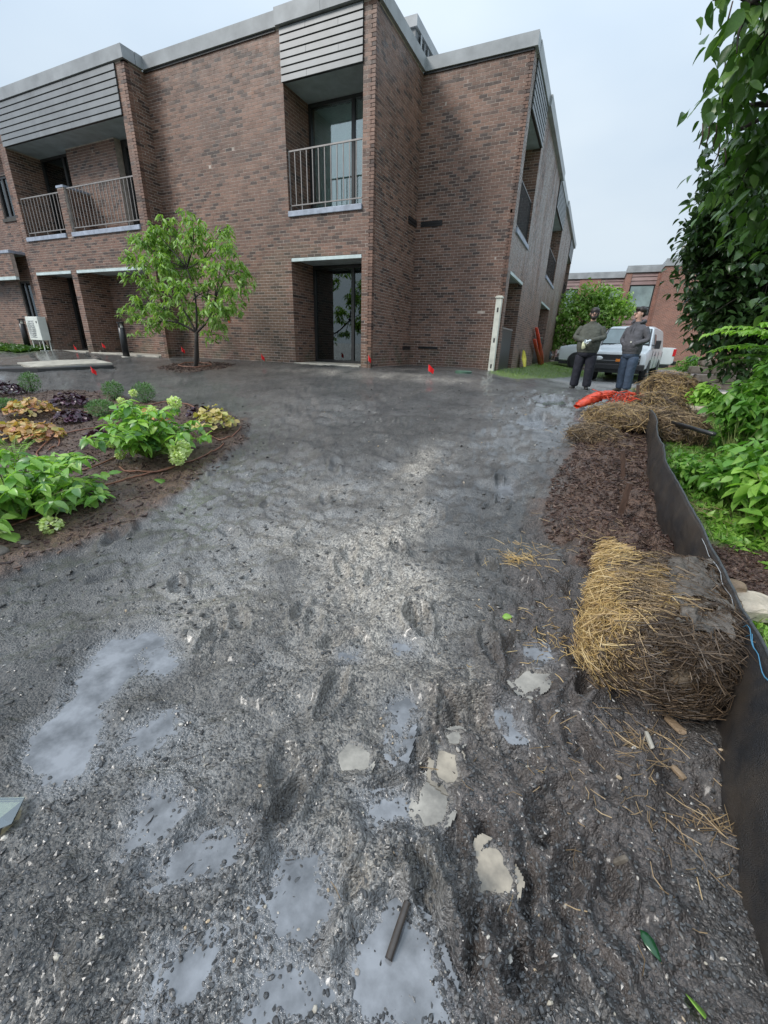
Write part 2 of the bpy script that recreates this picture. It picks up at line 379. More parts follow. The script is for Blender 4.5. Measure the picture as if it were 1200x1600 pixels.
def ground(x, y, fine=True):
    """height and surface masks"""
    x = np.asarray(x, float); y = np.asarray(y, float); sh = x.shape; x = x.ravel(); y = y.ravel()
    r = np.hypot(x, y)
    z = gz(x, y)
    def msk(P, soft, s=0, w=.12):
        m = np.zeros(x.shape); i = inbox(x, y, P, soft + w + .2)
        if i.any(): m[i] = S(.5 + (polydist(x[i], y[i], P) + w * fbm(x[i] * 5, y[i] * 5, s)) / (2 * soft))
        return m
    bed = msk(BED, .07, 3); mul = msk(MUL, .16, 5, .25); soil = msk(SOIL, .22, 7, .3); bedb = msk(BED_B, .12, 9)
    grs = msk(GRASS1, .12, 11)
    grs = np.maximum(grs, S((y - 20.5 - .6 * vn(x, y * .7, 77)) / .8) * S((26 - y) / 1) * S((x + 4) / 1))
    grs = np.maximum(grs, S((y - 30) / 1.5) * S((x + 2) / 1))
    grs = np.maximum(grs, S((x - .86 - .022 * y + .16 * S((y - 3.0) / .6) + .12 * fbm(x * 3, y * 3, 21)) / .15) * (1 - bedb) * S((15 - y) / 2))
    grs = np.maximum(grs, S((-x - 17.6) / .5) * S((y - 8.4) / .2))
    calm = S((2.6 - y) / 1.5)
    near = 1 / (1 + (r / 13) ** 2)
    amp = .030 * (1 - .35 * calm) * S((11 - y) / 3) + .012
    bil = np.abs(fbm(x * 5.5 + 3, y * 6.5, 43, 3)); lump = amp * fbm(x * 1.6, y * 1.6, 31, 3) + near * (.042 * fbm(x * 4.6, y * 5.4, 41, 3) + .050 * (bil - .2) * S(.5 + 2 * fbm(x * 1.3, y * 1.3, 45, 2))) * (1 + .5 * soil)
    rip = .028 * np.abs(fbm(x * 7 + y * 2, y * 9, 51, 2)) * S((y - 1.5) / 2) * near
    rip = rip + .030 * np.abs(fbm(x * 2.7 + 5, y * 6.5, 55, 3)) * S((y - 1.3) / 1.2) * S((9 - y) / 3) * (1 - bed)
    z = z + lump + rip + .05 * bed + .05 * mul * (1 + 1.5 * fbm(x * 6, y * 6, 61)) + .045 * soil * fbm(x * 7, y * 7, 63) + .02 * soil * np.abs(fbm(x * 15, y * 15, 64))
    low = S(.55 - 16 * (near * .034 * fbm(x * 4.6, y * 5.4, 41, 3) + rip - .006 + .5 * lump))
    # traces pressed into the surface
    def line(P, w, a):
        i = inbox(x, y, P, w * 4)
        if i.any():
            d = polydist(x[i], y[i], P, False) + w * .5 * fbm(x[i] * 14, y[i] * 14, 71)
            z[i] += a * np.exp(-(d / w) ** 2) * (1 - core[i])
    pud = np.zeros(x.shape); core = np.zeros(x.shape); tanm = np.zeros(x.shape)
    for (P, dep, k), lv in zip(PUDW, PUDL):
        i = np.where(inbox(x, y, P, .3))[0]
        if not len(i): continue
        s = polydist(x[i], y[i], P) + .020 * fbm(x[i] * 11, y[i] * 11, 81, 3)
        mk = k != 'grey'
        inn = lv - dep * S(s / (.03 if mk else .06)) + (.35 if mk else .11) * np.clip(-s, 0, .12)
        w = S(1 - (-s) / (.05 if mk else .075))
        z[i] = z[i] * (1 - w) + inn * w; core[i] = np.maximum(core[i], S(s / .05 + 1.0))
        pud[i] = np.maximum(pud[i], S(.72 + s / (.05 if mk else .13)) * (1 if k == 'grey' else .85))
        if k != 'grey': tanm[i] = np.maximum(tanm[i], S(.8 + s / .05))
    line(GROOVE, .020, -.050); line(RIDGE, .05, .055); line(RIDGE2, .04, .045); line(GRV2, .03, -.028); line(GRV3, .02, -.035); line(GRV4, .022, -.032); line(RDG3, .05, .035); line(RDG4, .04, .03); line(RDG5, .04, .03)
    dx, dy = (x - CRAT[0]), (y - CRAT[1]); a = R(35)
    e = np.hypot((dx * math.cos(a) + dy * math.sin(a)) / .135, (-dx * math.sin(a) + dy * math.cos(a)) / .075)
    z += (1 - core) * (-.055 * np.exp(-e ** 4) + .035 * np.exp(-((e - 1.35) / .35) ** 2))
    for cx_, cy_, ra, rb_, an, dp in PRINTS:
        i = np.where((np.abs(x - cx_) < .4) & (np.abs(y - cy_) < .4))[0]
        if not len(i): continue
        dx, dy = x[i] - cx_, y[i] - cy_
        e = np.hypot((dx * math.cos(an) + dy * math.sin(an)) / ra, (-dx * math.sin(an) + dy * math.cos(an)) / rb_) + .25 * fbm(x[i] * 12, y[i] * 12, 611, 2)
        z[i] += (1 - core[i]) * 1.25 * (-dp * np.exp(-np.clip(e, 0, 9) ** 4) + dp * .7 * np.exp(-((e - 1.4) / .35) ** 2))
    if fine:
        g = near * (1 - .35 * np.clip(pud * 1.3 - .3, 0, 1) - .5 * tanm) * (1 + .5 * np.clip(fbm(x * 3, y * 3, 88), -.6, 1))
        z = z + g * (.009 * fbm(x * 26, y * 26, 91, 2) + .0075 * np.abs(vn(x * 68, y * 60, 95)) + .005 * vn(x * 130, y * 120, 96))
    def spot(px, py, rx, ry, s):
        c = G(px, py); return np.exp(-(((x - c[0]) / rx) ** 2 + ((y - c[1]) / ry) ** 2)) * np.clip(1 + 1.6 * fbm(x * 4, y * 4, s), 0, 2)
    wet = np.zeros(x.shape)
    for px_, py_, rx_, ry_, am_ in ((430,780,1.0,1.1,1.1),(320,880,.5,.45,1),(250,990,.3,.3,.9),(620,930,.6,.45,.9),(640,760,.8,1.0,.7),(450,1050,.35,.25,.5),(300,1190,.22,.2,.8),(450,1400,.22,.2,1),(600,1340,.2,.14,.8),(300,1530,.16,.12,1),(600,1500,.18,.16,1),(725,1060,.14,.12,.7),(560,1240,.2,.12,.6),(190,1180,.25,.3,.6),(860,640,.9,1.6,1),(780,700,.6,.9,.7),(330,740,.5,.5,.5),(500,640,1.2,.8,.5)):
        wet = np.maximum(wet, am_ * np.clip(spot(px_, py_, rx_, ry_, int(px_)), 0, 1.2))
    wet = np.clip(wet * 1.15 + .22 * S(.5 + 2 * fbm(x * 1.1, y * 1.3, 102, 3)), 0, 1) * (.55 + .5 * low) + pud * .6
    sand = 1.25 * spot(600, 850, .24, .6, 201) + 1.1 * spot(655, 735, .20, .65, 202) + .9 * spot(625, 920, .3, .25, 210) + .45 * spot(450, 860, .5, .5, 203) + .5 * spot(500, 770, .3, .3, 211) + .5 * spot(610, 1050, .7, .5, 204) + .8 * spot(660, 590, 1.3, .5, 205) + .45 * spot(560, 1420, .25, .2, 206) + .5 * spot(500, 580, 1.5, .4, 207) + .7 * spot(790, 1130, .12, .12, 208) + .4 * spot(300, 960, .4, .3, 209)
    pale = S((y - 12.3 + .8 * fbm(x, y * .5, 220)) / 2.0) * (1 - grs)
    pale = np.maximum(pale, S((x + 1.2) / 1.5) * S((y - 9.3) / 2.2) * S(.5 + 2 * fbm(x * 2.5, y * 1.2, 221)))
    soil = np.maximum(soil, .0)
    brown = np.clip(bed + mul + bedb + .9 * np.exp(-(((x - TREE0[0]) / .95) ** 2 + ((y - TREE0[1]) / .75) ** 2) ** 2), 0, 1)
    return [q.reshape(sh) for q in (z, np.clip(wet, 0, 1), np.clip(sand, 0, 1), brown, np.clip(grs, 0, 1), np.clip(soil * (1 - mul), 0, 1), np.clip(pale, 0, 1), pud, tanm)]
TREE0 = G(305, 573)
def gh(x, y): return float(ground(np.array([x]), np.array([y]), False)[0][0])
def GP(px, py):
    p = G(px, py); return np.array([p[0], p[1], gh(p[0], p[1])])
def gmat():
    m, t, bs = nodes('wet_gravel_ground')
    def A(n): a = t.nodes.new('ShaderNodeAttribute'); a.attribute_name = n; return a.outputs['Fac']
    co = t.nodes.new('ShaderNodeTexCoord').outputs['Object']
    def vor(scale, out='Color', feat='F1'):
        v = t.nodes.new('ShaderNodeTexVoronoi'); v.inputs['Scale'].default_value = scale; v.feature = feat; t.links.new(co, v.inputs['Vector']); return v.outputs[out]
    def bw(c):
        b = t.nodes.new('ShaderNodeRGBToBW'); t.links.new(c, b.inputs[0]); return b.outputs[0]
    big = noise(t, 1.3, 5, .6, co); mid = noise(t, 9, 5, .65, co); fin = noise(t, 70, 4, .7, co)
    v1 = bw(vor(95)); v2 = bw(vor(210)); vd = vor(95, 'Distance'); vd2 = vor(240, 'Distance')
    c = ramp(t, v1, [(.15, (.014, .0135, .013)), (.5, (.038, .036, .034)), (.78, (.074, .070, .064)), (.86, (.12, .11, .095)), (.9, (.045, .045, .045))])
    c = mixc(t, .5, c, ramp(t, v2, [(.2, (.018, .017, .016)), (.6, (.058, .055, .051)), (.8, (.16, .152, .14))]))
    c = mixc(t, 1.0, c, ramp(t, big, [(.32, (.45, .45, .46)), (.68, (1.6, 1.57, 1.53))]), 'MULTIPLY')
    c = mixc(t, 1.0, c, ramp(t, mid, [(.3, (.7, .7, .7)), (.7, (1.35, 1.35, 1.35))]), 'MULTIPLY')
    clod = ramp(t, noise(t, 17, 5, .72, co), [(.34, (.42,) * 3), (.47, (1.0,) * 3), (.62, (1.12,) * 3)])
    c = mixc(t, .8, c, clod, 'MULTIPLY')
    sandc = mixc(t, 1.0, ramp(t, v1, [(.2, (.22, .195, .165)), (.5, (.36, .32, .27)), (.8, (.48, .44, .38))]), ramp(t, fin, [(.3, (.75,) * 3), (.7, (1.2,) * 3)]), 'MULTIPLY')
    brk = ramp(t, mth(t, 'ADD', mth(t, 'MULTIPLY', mid, .5), mth(t, 'MULTIPLY', v1, .5)), [(.3, (.35,) * 3), (.6, (1,) * 3)])
    SAND = (mth(t, 'MULTIPLY', A('sand'), brk), sandc)
    c = mixc(t, mth(t, 'MULTIPLY', A('pale'), mth(t, 'MULTIPLY_ADD', brk, .6, .3)), c, mixc(t, v1, (.22, .21, .20), (.46, .45, .44)))
    film = mth(t, 'MULTIPLY', A('wet'), ramp(t, mth(t, 'ADD', mth(t, 'MULTIPLY', mid, .6), mth(t, 'MULTIPLY', vd, .5)), [(.40, (0,) * 3), (.60, (1,) * 3)]))
    film = mth(t, 'MULTIPLY', film, 1.25, clamp=True)
    c = mixc(t, mth(t, 'MULTIPLY', film, mth(t, 'SUBTRACT', .8, mth(t, 'MULTIPLY', A('soil'), .5))), c, mixc(t, mid, (.128, .125, .121), (.27, .264, .256)))
    c = mixc(t, SAND[0], c, mixc(t, 1.0, SAND[1], clod, 'MULTIPLY'))
    soilc = mixc(t, v1, (.030, .023, .020), (.105, .085, .076)); soilc = mixc(t, 1.0, soilc, ramp(t, mid, [(.3, (.65,) * 3), (.7, (1.4,) * 3)]), 'MULTIPLY')
    c = mixc(t, mth(t, 'MULTIPLY', A('soil'), .85), c, soilc)
    mulc = mixc(t, v1, (.032, .018, .012), (.14, .080, .052)); mulc = mixc(t, 1.0, mulc, ramp(t, mid, [(.3, (.6,) * 3), (.7, (1.4,) * 3)]), 'MULTIPLY')
    c = mixc(t, A('mulch'), c, mulc)
    grc = mixc(t, fin, (.06, .095, .022), (.15, .22, .05))
    c = mixc(t, A('grass'), c, grc)
    silt = mixc(t, mid, (.13, .134, .145), (.22, .226, .24)); silt = mixc(t, A('tanm'), silt, mixc(t, mid, (.20, .17, .135), (.31, .275, .225)))
    c = mixc(t, mth(t, 'MULTIPLY', A('pud'), mth(t, 'MULTIPLY_ADD', ramp(t, v1, [(.3, (.25,) * 3), (.6, (1,) * 3)]), .75, .1)), c, silt)
    t.links.new(c, bs.inputs['Base Color'])
    ro = mth(t, 'SUBTRACT', .62, mth(t, 'MULTIPLY', A('wet'), .50)); ro = mth(t, 'ADD', ro, mth(t, 'MULTIPLY_ADD', fin, .3, -.15))
    ro = mth(t, 'MAXIMUM', ro, mth(t, 'MULTIPLY', A('grass'), .8))
    t.links.new(mth(t, 'MAXIMUM', ro, .12), bs.inputs['Roughness'])
    bs.inputs['Specular IOR Level'].default_value = .6
    # the film of rain water lying over everything that is not mulch or grass
    cw = mth(t, 'MULTIPLY', mth(t, 'SUBTRACT', 1.0, A('grass'), clamp=True), mth(t, 'SUBTRACT', 1.0, mth(t, 'MULTIPLY', A('mulch'), .6)))
    t.links.new(mth(t, 'MULTIPLY', cw, mth(t, 'MULTIPLY_ADD', A('wet'), .5, .5), clamp=True), bs.inputs['Coat Weight'])
    bs.inputs['Coat Roughness'].default_value = .19; bs.inputs['Coat IOR'].default_value = 1.38
    h = mth(t, 'ADD', mth(t, 'MULTIPLY', noise(t, 28, 4, .65, co), 1.3), mth(t, 'ADD', mth(t, 'MULTIPLY', vd, -.9), mth(t, 'ADD', mth(t, 'MULTIPLY', vd2, -.35), mth(t, 'MULTIPLY', mid, 1.6))))
    bump(t, bs, h, .8, .013)
    return m
M['ground'] = gmat()
def build_ground():
    c0 = np.array([.15, -.35])
    th = [R(a) for a in np.concatenate([np.arange(-186, 30, 4.5), np.linspace(32, 170, 800)])]
    th = np.array(th); rr = [.25]
    while rr[-1] < 95: rr.append(rr[-1] * (1 + (max(.0054, rr[-1] / 460) if rr[-1] < 60 else .15)))
    rr += [160, 320, 700, 1200]; rr = np.array(rr); rr = rr[rr > 0]
    T, Rr = np.meshgrid(th, rr)
    x = c0[0] + Rr * np.cos(T); y = c0[1] + Rr * np.sin(T)
    xs, ys = np.clip(x, -60, 60), np.clip(y, -20, 60)
    z, wet, sand, mul, grs, soil, pale, pud, tanm = ground(xs, ys)
    nr, nc = T.shape
    V = np.stack([x, y, z], -1).reshape(-1, 3)
    i = np.arange(nr - 1)[:, None] * nc + np.arange(nc)[None, :]
    j = np.arange(nr - 1)[:, None] * nc + (np.arange(nc)[None, :] + 1) % nc
    F = np.stack([i, j, j + nc, i + nc], -1).reshape(-1, 4)[:, ::-1]
    V = np.vstack([V, [[c0[0], c0[1], float(z[0].mean())]]])
    k = np.arange(nc); Fc = np.stack([np.full(nc, len(V) - 1), (k + 1) % nc, k], -1)[:, ::-1]
    at_ = {n: np.append(a.ravel(), 0) for n, a in dict(wet=wet, sand=sand, mulch=mul, grass=grs, soil=soil, pale=pale, pud=pud, tanm=tanm).items()}
    o = mesh_np('ground', V, [F, Fc], M['ground'], smooth=True, attrs=at_); tag(o, kind='structure')
    return o
build_ground()

def water_mat(name, c):
    m, t, bs = nodes(name)
    n = ramp(t, noise(t, 7, 5, .62), [(.36, (0,) * 3), (.64, (1,) * 3)])
    t.links.new(mixc(t, n, tuple(q * .50 for q in c), tuple(min(1, q * 1.22) for q in c)), bs.inputs['Base Color'])
    bs.inputs['Roughness'].default_value = .04; bs.inputs['Specular IOR Level'].default_value = .6
    bump(t, bs, noise(t, 22, 2, .5), .12, .01)
    return m
WM = {'grey': water_mat('silty_grey_water', (.19, .196, .208)), 'tan': water_mat('muddy_tan_water', (.30, .255, .195)), 'milk': water_mat('milky_water', (.30, .275, .235))}
plab = ['long grey puddle on the gravel at the lower left','small oval grey puddle beside the long left puddle','thin shallow puddle below the small oval one','milky puddle left of the footprints','narrow bluish puddle running downhill between ridges','tan puddle in the upper footprint','milky tan puddle in the lower footprint','shallow grey puddle left of the lower footprint','tan puddle in the wheel rut edge','forked milky puddle near the straw bale','round pale puddle just above the forked one','slim pale puddle right of the crater','tiny milky puddle in the crater rim','grey tan puddle at the bottom left of the ground','gravelly puddle around the dark pipe piece','shallow film of water inside the curved ridge','gravelly water film in the lower middle','film of water left of the curved ridge','gravelly puddle at the very bottom of the ground','small far puddle near the brown mulch','thin puddle in mud toward the two men','wet puddle in mud below the two men','tan puddle at the far left beside the glass sheet','tiny puddle in mid ground gravel','tiny puddle above the bluish narrow one','tiny milky puddle above the crater']
for (P, dep, k), lv, lb in zip(PUDW, PUDL, plab):
    a = np.array(P); x0, y0 = a.min(0) - .05; x1, y1 = a.max(0) + .05
    st = max(.006, (x1 - x0) / 60, (y1 - y0) / 60)
    xs, ys = np.meshgrid(np.arange(x0, x1 + st, st), np.arange(y0, y1 + st, st))
    s = polydist(xs.ravel(), ys.ravel(), P).reshape(xs.shape)
    kk = s > -.035; ny, nx = xs.shape
    idx = -np.ones(xs.size, int); V = []; F = []
    for q in range(ny - 1):
        for p_ in range(nx - 1):
            if kk[q, p_] and kk[q, p_ + 1] and kk[q + 1, p_ + 1] and kk[q + 1, p_]: F.append((q * nx + p_, q * nx + p_ + 1, (q + 1) * nx + p_ + 1, (q + 1) * nx + p_))
    if not F: continue
    F = np.array(F); used = np.unique(F); idx[used] = np.arange(len(used))
    V = np.stack([xs.ravel()[used], ys.ravel()[used], np.full(len(used), lv)], -1)
    o = mesh_np('puddle', V, idx[F], WM[k], smooth=True); tag(o, lb, 'puddle', 'puddles on the wet gravel')

# loose stones and bark chips
ico_t = (1 + 5 ** .5) / 2
ICO = np.array([(-1, ico_t, 0), (1, ico_t, 0), (-1, -ico_t, 0), (1, -ico_t, 0), (0, -1, ico_t), (0, 1, ico_t), (0, -1, -ico_t), (0, 1, -ico_t), (ico_t, 0, -1), (ico_t, 0, 1), (-ico_t, 0, -1), (-ico_t, 0, 1)]) / 1.9
ICOF = np.array([(0, 11, 5), (0, 5, 1), (0, 1, 7), (0, 7, 10), (0, 10, 11), (1, 5, 9), (5, 11, 4), (11, 10, 2), (10, 7, 6), (7, 1, 8), (3, 9, 4), (3, 4, 2), (3, 2, 6), (3, 6, 8), (3, 8, 9), (4, 9, 5), (2, 4, 11), (6, 2, 10), (8, 6, 7), (9, 8, 1)])
OCT = np.array([(1, 0, 0), (0, 1, 0), (-1, 0, 0), (0, -1, 0), (0, 0, 1), (0, 0, -1)], float) * .6
OCTF = np.array([(0, 1, 4), (1, 2, 4), (2, 3, 4), (3, 0, 4), (1, 0, 5), (2, 1, 5), (3, 2, 5), (0, 3, 5)])
BOXV = np.array([(x, y, z) for z in (-.5, .5) for y in (-.5, .5) for x in (-.5, .5)]); BOXF = np.array([(0, 2, 3, 1), (4, 5, 7, 6), (0, 1, 5, 4), (2, 6, 7, 3), (0, 4, 6, 2), (1, 3, 7, 5)])
def rand_rot(n, tilt=.5, yaw=None):
    yaw = rng.uniform(0, 2 * np.pi, n) if yaw is None else yaw
    a = rng.normal(0, tilt, n); b = rng.normal(0, tilt, n)
    cz, sz, cx, sx, cy, sy = np.cos(yaw), np.sin(yaw), np.cos(a), np.sin(a), np.cos(b), np.sin(b)
    o = np.zeros(n); l = np.ones(n)
    Rz = np.array([[cz, -sz, o], [sz, cz, o], [o, o, l]]).transpose(2, 0, 1)
    Rx = np.array([[l, o, o], [o, cx, -sx], [o, sx, cx]]).transpose(2, 0, 1)
    Ry = np.array([[cy, o, sy], [o, l, o], [-sy, o, cy]]).transpose(2, 0, 1)
    return Rz @ Rx @ Ry
def scatter(name, P, Rm, Sc, T, TF, mat, jit=.18, parent=None, smooth=False):
    n = len(P); k = len(T)
    V = T[None] * (1 + rng.uniform(-jit, jit, (n, k, 1))) * Sc[:, None, :]
    V = np.einsum('nij,nkj->nki', Rm, V) + P[:, None, :]
    F = (TF[None] + (np.arange(n) * k)[:, None, None]).reshape(-1, TF.shape[1])
    return mesh_np(name, V.reshape(-1, 3), F, mat, parent, smooth)
def logpolar(n, r0, r1, a0, a1):
    r = r0 * (r1 / r0) ** rng.random(n); a = rng.uniform(R(a0), R(a1), n)
    return .15 + r * np.cos(a), -.35 + r * np.sin(a), r
M['stone'] = pm('gravel_stone', [(.028, .027, .027), (.045, .043, .042), (.032, .030, .029), (.065, .062, .060), (.04, .039, .039), (.10, .09, .08), (.025, .025, .025), (.055, .052, .050), (.034, .033, .032), (.075, .072, .07), (.04, .04, .042), (.03, .028, .027)], .33, 60, .4, 160, .4, .002, spec=.6, rvar=.1)
M['chip'] = pm('bark_chip', [(.030, .014, .010), (.06, .030, .021), (.042, .019, .014), (.10, .055, .038), (.034, .018, .015), (.17, .11, .08), (.05, .028, .022)], .6, 40, .4)
x, y, r = logpolar(54000, .62, 3.8, 36, 172)
g = ground(x, y); keep = (g[3] < .5) & (g[4] < .4) & (rng.random(len(x)) < (1 - .5 * g[7]) * (1 - .8 * g[8]) * (.45 + .9 * S(.5 + 1.6 * fbm(x * 3, y * 3, 300))) * (.06 + .94 * S((2.9 - r) / 1.7))); x, y, r = x[keep], y[keep], r[keep]; z = g[0][keep]
n = len(x); sz = (.0040 + .0050 * rng.random(n) ** 3) * (1 + .12 * r) * .9
Sc = np.stack([sz * rng.uniform(1, 1.9, n), sz, sz * rng.uniform(.45, .8, n)], -1)
big = sz * r ** -1 > .0072
kk = np.arange(n) % 3 == 0
tag(scatter('gravel', np.stack([x, y, z + sz * .1], -1)[kk], rand_rot(kk.sum(), .3), Sc[kk], ICO, ICOF, M['stone'], .22, smooth=False), kind='stuff')
kk = ~kk
tag(scatter('gravel', np.stack([x, y, z + sz * .1], -1)[kk], rand_rot(kk.sum(), .3), Sc[kk] * 1.1, OCT, OCTF, M['stone'], .3), kind='stuff')
# coarser pale stones, fewer
x, y, r = logpolar(650, .7, 9, 40, 170); g = ground(x, y); kk = (g[3] < .5) & (g[4] < .3)
x, y, z, r = x[kk], y[kk], g[0][kk], r[kk]; n = len(x); sz = (.0035 + .005 * rng.random(n) ** 5) * (1 + .12 * r)
M['pale_stone'] = pm('pale_pebble', [(.42, .38, .31), (.30, .27, .24), (.50, .46, .40), (.24, .23, .22), (.38, .29, .19)], .4, 60, .3)
tag(scatter('pebbles', np.stack([x, y, z + sz * .3], -1), rand_rot(n, .4), np.stack([sz * 1.4, sz, sz * .7], -1), ICO, ICOF, M['pale_stone'], .2), kind='stuff')
x, y, r = logpolar(2600, 2.3, 9, 60, 165); g = ground(x, y); kk = (g[3] < .4) & (g[4] < .3) & (g[7] < .2); x, y, z = x[kk], y[kk], g[0][kk]; n = len(x); sz = .006 + .010 * rng.random(n) ** 3
M['stone'].node_tree.nodes['Principled BSDF'].inputs['Coat Weight'].default_value = .5; M['stone'].node_tree.nodes['Principled BSDF'].inputs['Coat Roughness'].default_value = .27
M['clod'] = pm('dark_clod', [(.05, .048, .045), (.075, .072, .068), (.10, .096, .09)], .4, 60, .4)
tag(scatter('clods', np.stack([x, y, z], -1), rand_rot(n, .3), np.stack([sz * 1.7, sz * 1.2, sz * .7], -1), ICO, ICOF, M['clod'], .25), kind='stuff')
# bark mulch in the beds
def chips(P, n, size, name='bark_mulch'):
    a = np.array(P); x = rng.uniform(a[:, 0].min(), a[:, 0].max(), n); y = rng.uniform(a[:, 1].min(), a[:, 1].max(), n)
    s = polydist(x, y, P) + .15 * fbm(x * 4, y * 4, 5) > -.03; x, y = x[s], y[s]; z = ground(x, y)[0]; m = len(x)
    L_ = size * rng.uniform(.5, 1.6, m)
    tag(scatter(name, np.stack([x, y, z + .004], -1), rand_rot(m, .35), np.stack([L_, L_ * .28, L_ * .12], -1), BOXV, BOXF, M['chip'], .2), kind='stuff')
chips(BED, 13000, .034); chips(MUL, 10500, .029); chips(BED_B, 3000, .032)
a = np.random.default_rng(3)
chips([(TREE0[0] + 1.0 * math.cos(t), TREE0[1] + .8 * math.sin(t)) for t in np.linspace(0, 6.28, 14)[:-1]], 1500, .05)

# ------------------------------------------------------------------ the near brick building
bld = thing('brick_building', 'two-storey brown brick apartment block with recessed balconies and grey siding bands', 'building', (0, 0, 0))
COURSE, BL, JT = .0677, .2032, .010
brick_tpl = {}
IND = {'left': 300}
def wall(origin, ud, nd, length, z0, z1, openings=(), mat='brick', individual=None, bricks=True, thick=.12, name='brick_wall', parent=None, off=0.0):
    """a wall: mortar core plus bricks proud of it. ud: direction along, nd: outward normal."""
    parent = parent or bld
    o = np.array([origin[0], origin[1], 0.]); u = np.array([ud[0], ud[1], 0.]); nn = np.array([nd[0], nd[1], 0.])
    us = sorted({0, length, *[a for q in openings for a in (q[0], q[1])]}); us = [a for a in us if 0 <= a <= length]
    mb = MB()
    for a, b in zip(us[:-1], us[1:]):
        if b - a < 1e-4: continue
        zs = [(z0, z1)]
        for q in openings:
            if q[0] <= a + 1e-4 and q[1] >= b - 1e-4:
                nz_ = []
                for c, d in zs:
                    if q[2] > c: nz_.append((c, min(d, q[2])))
                    if q[3] < d: nz_.append((max(c, q[3]), d))
                zs = [s for s in nz_ if s[1] - s[0] > 1e-3]
        for c, d in zs:
            p = [o + u * a, o + u * b, o + u * b - nn * thick, o + u * a - nn * thick]
            V = [(*q[:2], c) for q in p] + [(*q[:2], d) for q in p]
            mb.add(V, [(0, 1, 5, 4), (1, 2, 6, 5), (2, 3, 7, 6), (3, 0, 4, 7), (4, 5, 6, 7), (0, 3, 2, 1)])
    w = mb.build(name, M['mortar'], parent)
    if not bricks: return w
    cs = []
    k0 = int(math.ceil((z0 + .001) / COURSE)); k1 = int(z1 / COURSE)
    for k in range(k0, k1):
        za, zb = k * COURSE, (k + 1) * COURSE - JT
        iv = [(0, length)]
        for q in openings:
            if q[2] < zb and q[3] > za:
                nv = []
                for a, b in iv:
                    if q[0] > a: nv.append((a, min(b, q[0])))
                    if q[1] < b: nv.append((max(a, q[1]), b))
                iv = [s for s in nv if s[1] - s[0] > .02]
        sh = (k % 2) * BL / 2 + .037
        for a, b in iv:
            j = math.floor((a - sh) / BL)
            while j * BL + sh < b:
                p, q = max(a, j * BL + sh), min(b, j * BL + sh + BL - JT)
                if b - q < .055: q = b                      # no slivers at the ends: the last brick is cut to reach the corner
                if q - p > .02 and not (p == a and 0 < q - p < .045 and q < b): cs.append((p if p - a > .045 + JT + .001 else a, q, za, zb))
                if q == b: break
                j += 1
    B = np.array(cs)
    if individual is not None and IND['left'] > 0:
        cu = (B[:, 0] + B[:, 1]) / 2; cz = (B[:, 2] + B[:, 3]) / 2
        full = np.abs((B[:, 1] - B[:, 0]) - (BL - JT)) < .002
        d = np.hypot(cu - individual[0], (cz - individual[1])); d[~full] = 99
        pick = np.argsort(d)[:min(IND['left'], individual[2])]
        IND['left'] -= len(pick)
        msk_ = np.ones(len(B), bool); msk_[pick] = False
        hw = (BL - JT) / 2; hh = (COURSE - JT) / 2
        tp = MB(); e = .006
        V = []
        for s_, dd in ((1, -.004), (1, .0025), (.985, .0035)):
            V += [u * (sx * hw * s_) + nn * dd + np.array([0, 0, sz * (hh - (0 if s_ == 1 else .002))]) for sx, sz in ((-1, -1), (1, -1), (1, 1), (-1, 1))]
        F = [(8, 9, 10, 11)] + [(i, (i + 1) % 4, 4 + (i + 1) % 4, 4 + i) for i in range(4)] + [(4 + i, 4 + (i + 1) % 4, 8 + (i + 1) % 4, 8 + i) for i in range(4)]
        tp.add(V, F); first = tp.build('brick', M[mat], w); me = first.data
        for n_, i in enumerate(pick):
            b = first if n_ == 0 else first.copy()
            if n_: col.objects.link(b)
            b.location = tuple(o + u * cu[i] + nn * rng.normal(0, .0006) + np.array([0, 0, cz[i]]))
        B = B[msk_]
    n = len(B)
    pr = .0035 + rng.normal(0, .0009, n)
    t1 = rng.normal(0, .0008, n)
    V = np.zeros((n, 8, 3))
    for k, (a, c) in enumerate(((0, 2), (1, 2), (1, 3), (0, 3))):
        base = o + u * B[:, a, None] + np.stack([np.zeros(n), np.zeros(n), B[:, c]], -1)
        V[:, k] = base - nn * .004
        V[:, 4 + k] = base + nn * (pr + (t1 if a else -t1) * 1)[:, None]
    F = np.array([(4, 5, 6, 7), (0, 1, 5, 4), (1, 2, 6, 5), (2, 3, 7, 6), (3, 0, 4, 7)])
    F = (F[None] + (np.arange(n) * 8)[:, None, None]).reshape(-1, 4)
    tag(mesh_np('brickwork', V.reshape(-1, 3), F, M[mat], w), kind='stuff')
    return w
ZB, ZT = .45, 7.74           # foot of the walls (below ground) and underside of the coping
YA, YL, Y3, XW, XB = 10.0, 9.45, 12.65, -5.06, -2.42
XI = -11.68
SL, LN, SF = 4.43, 3.45, 6.83
xo0, xo1 = -7.37, -5.34
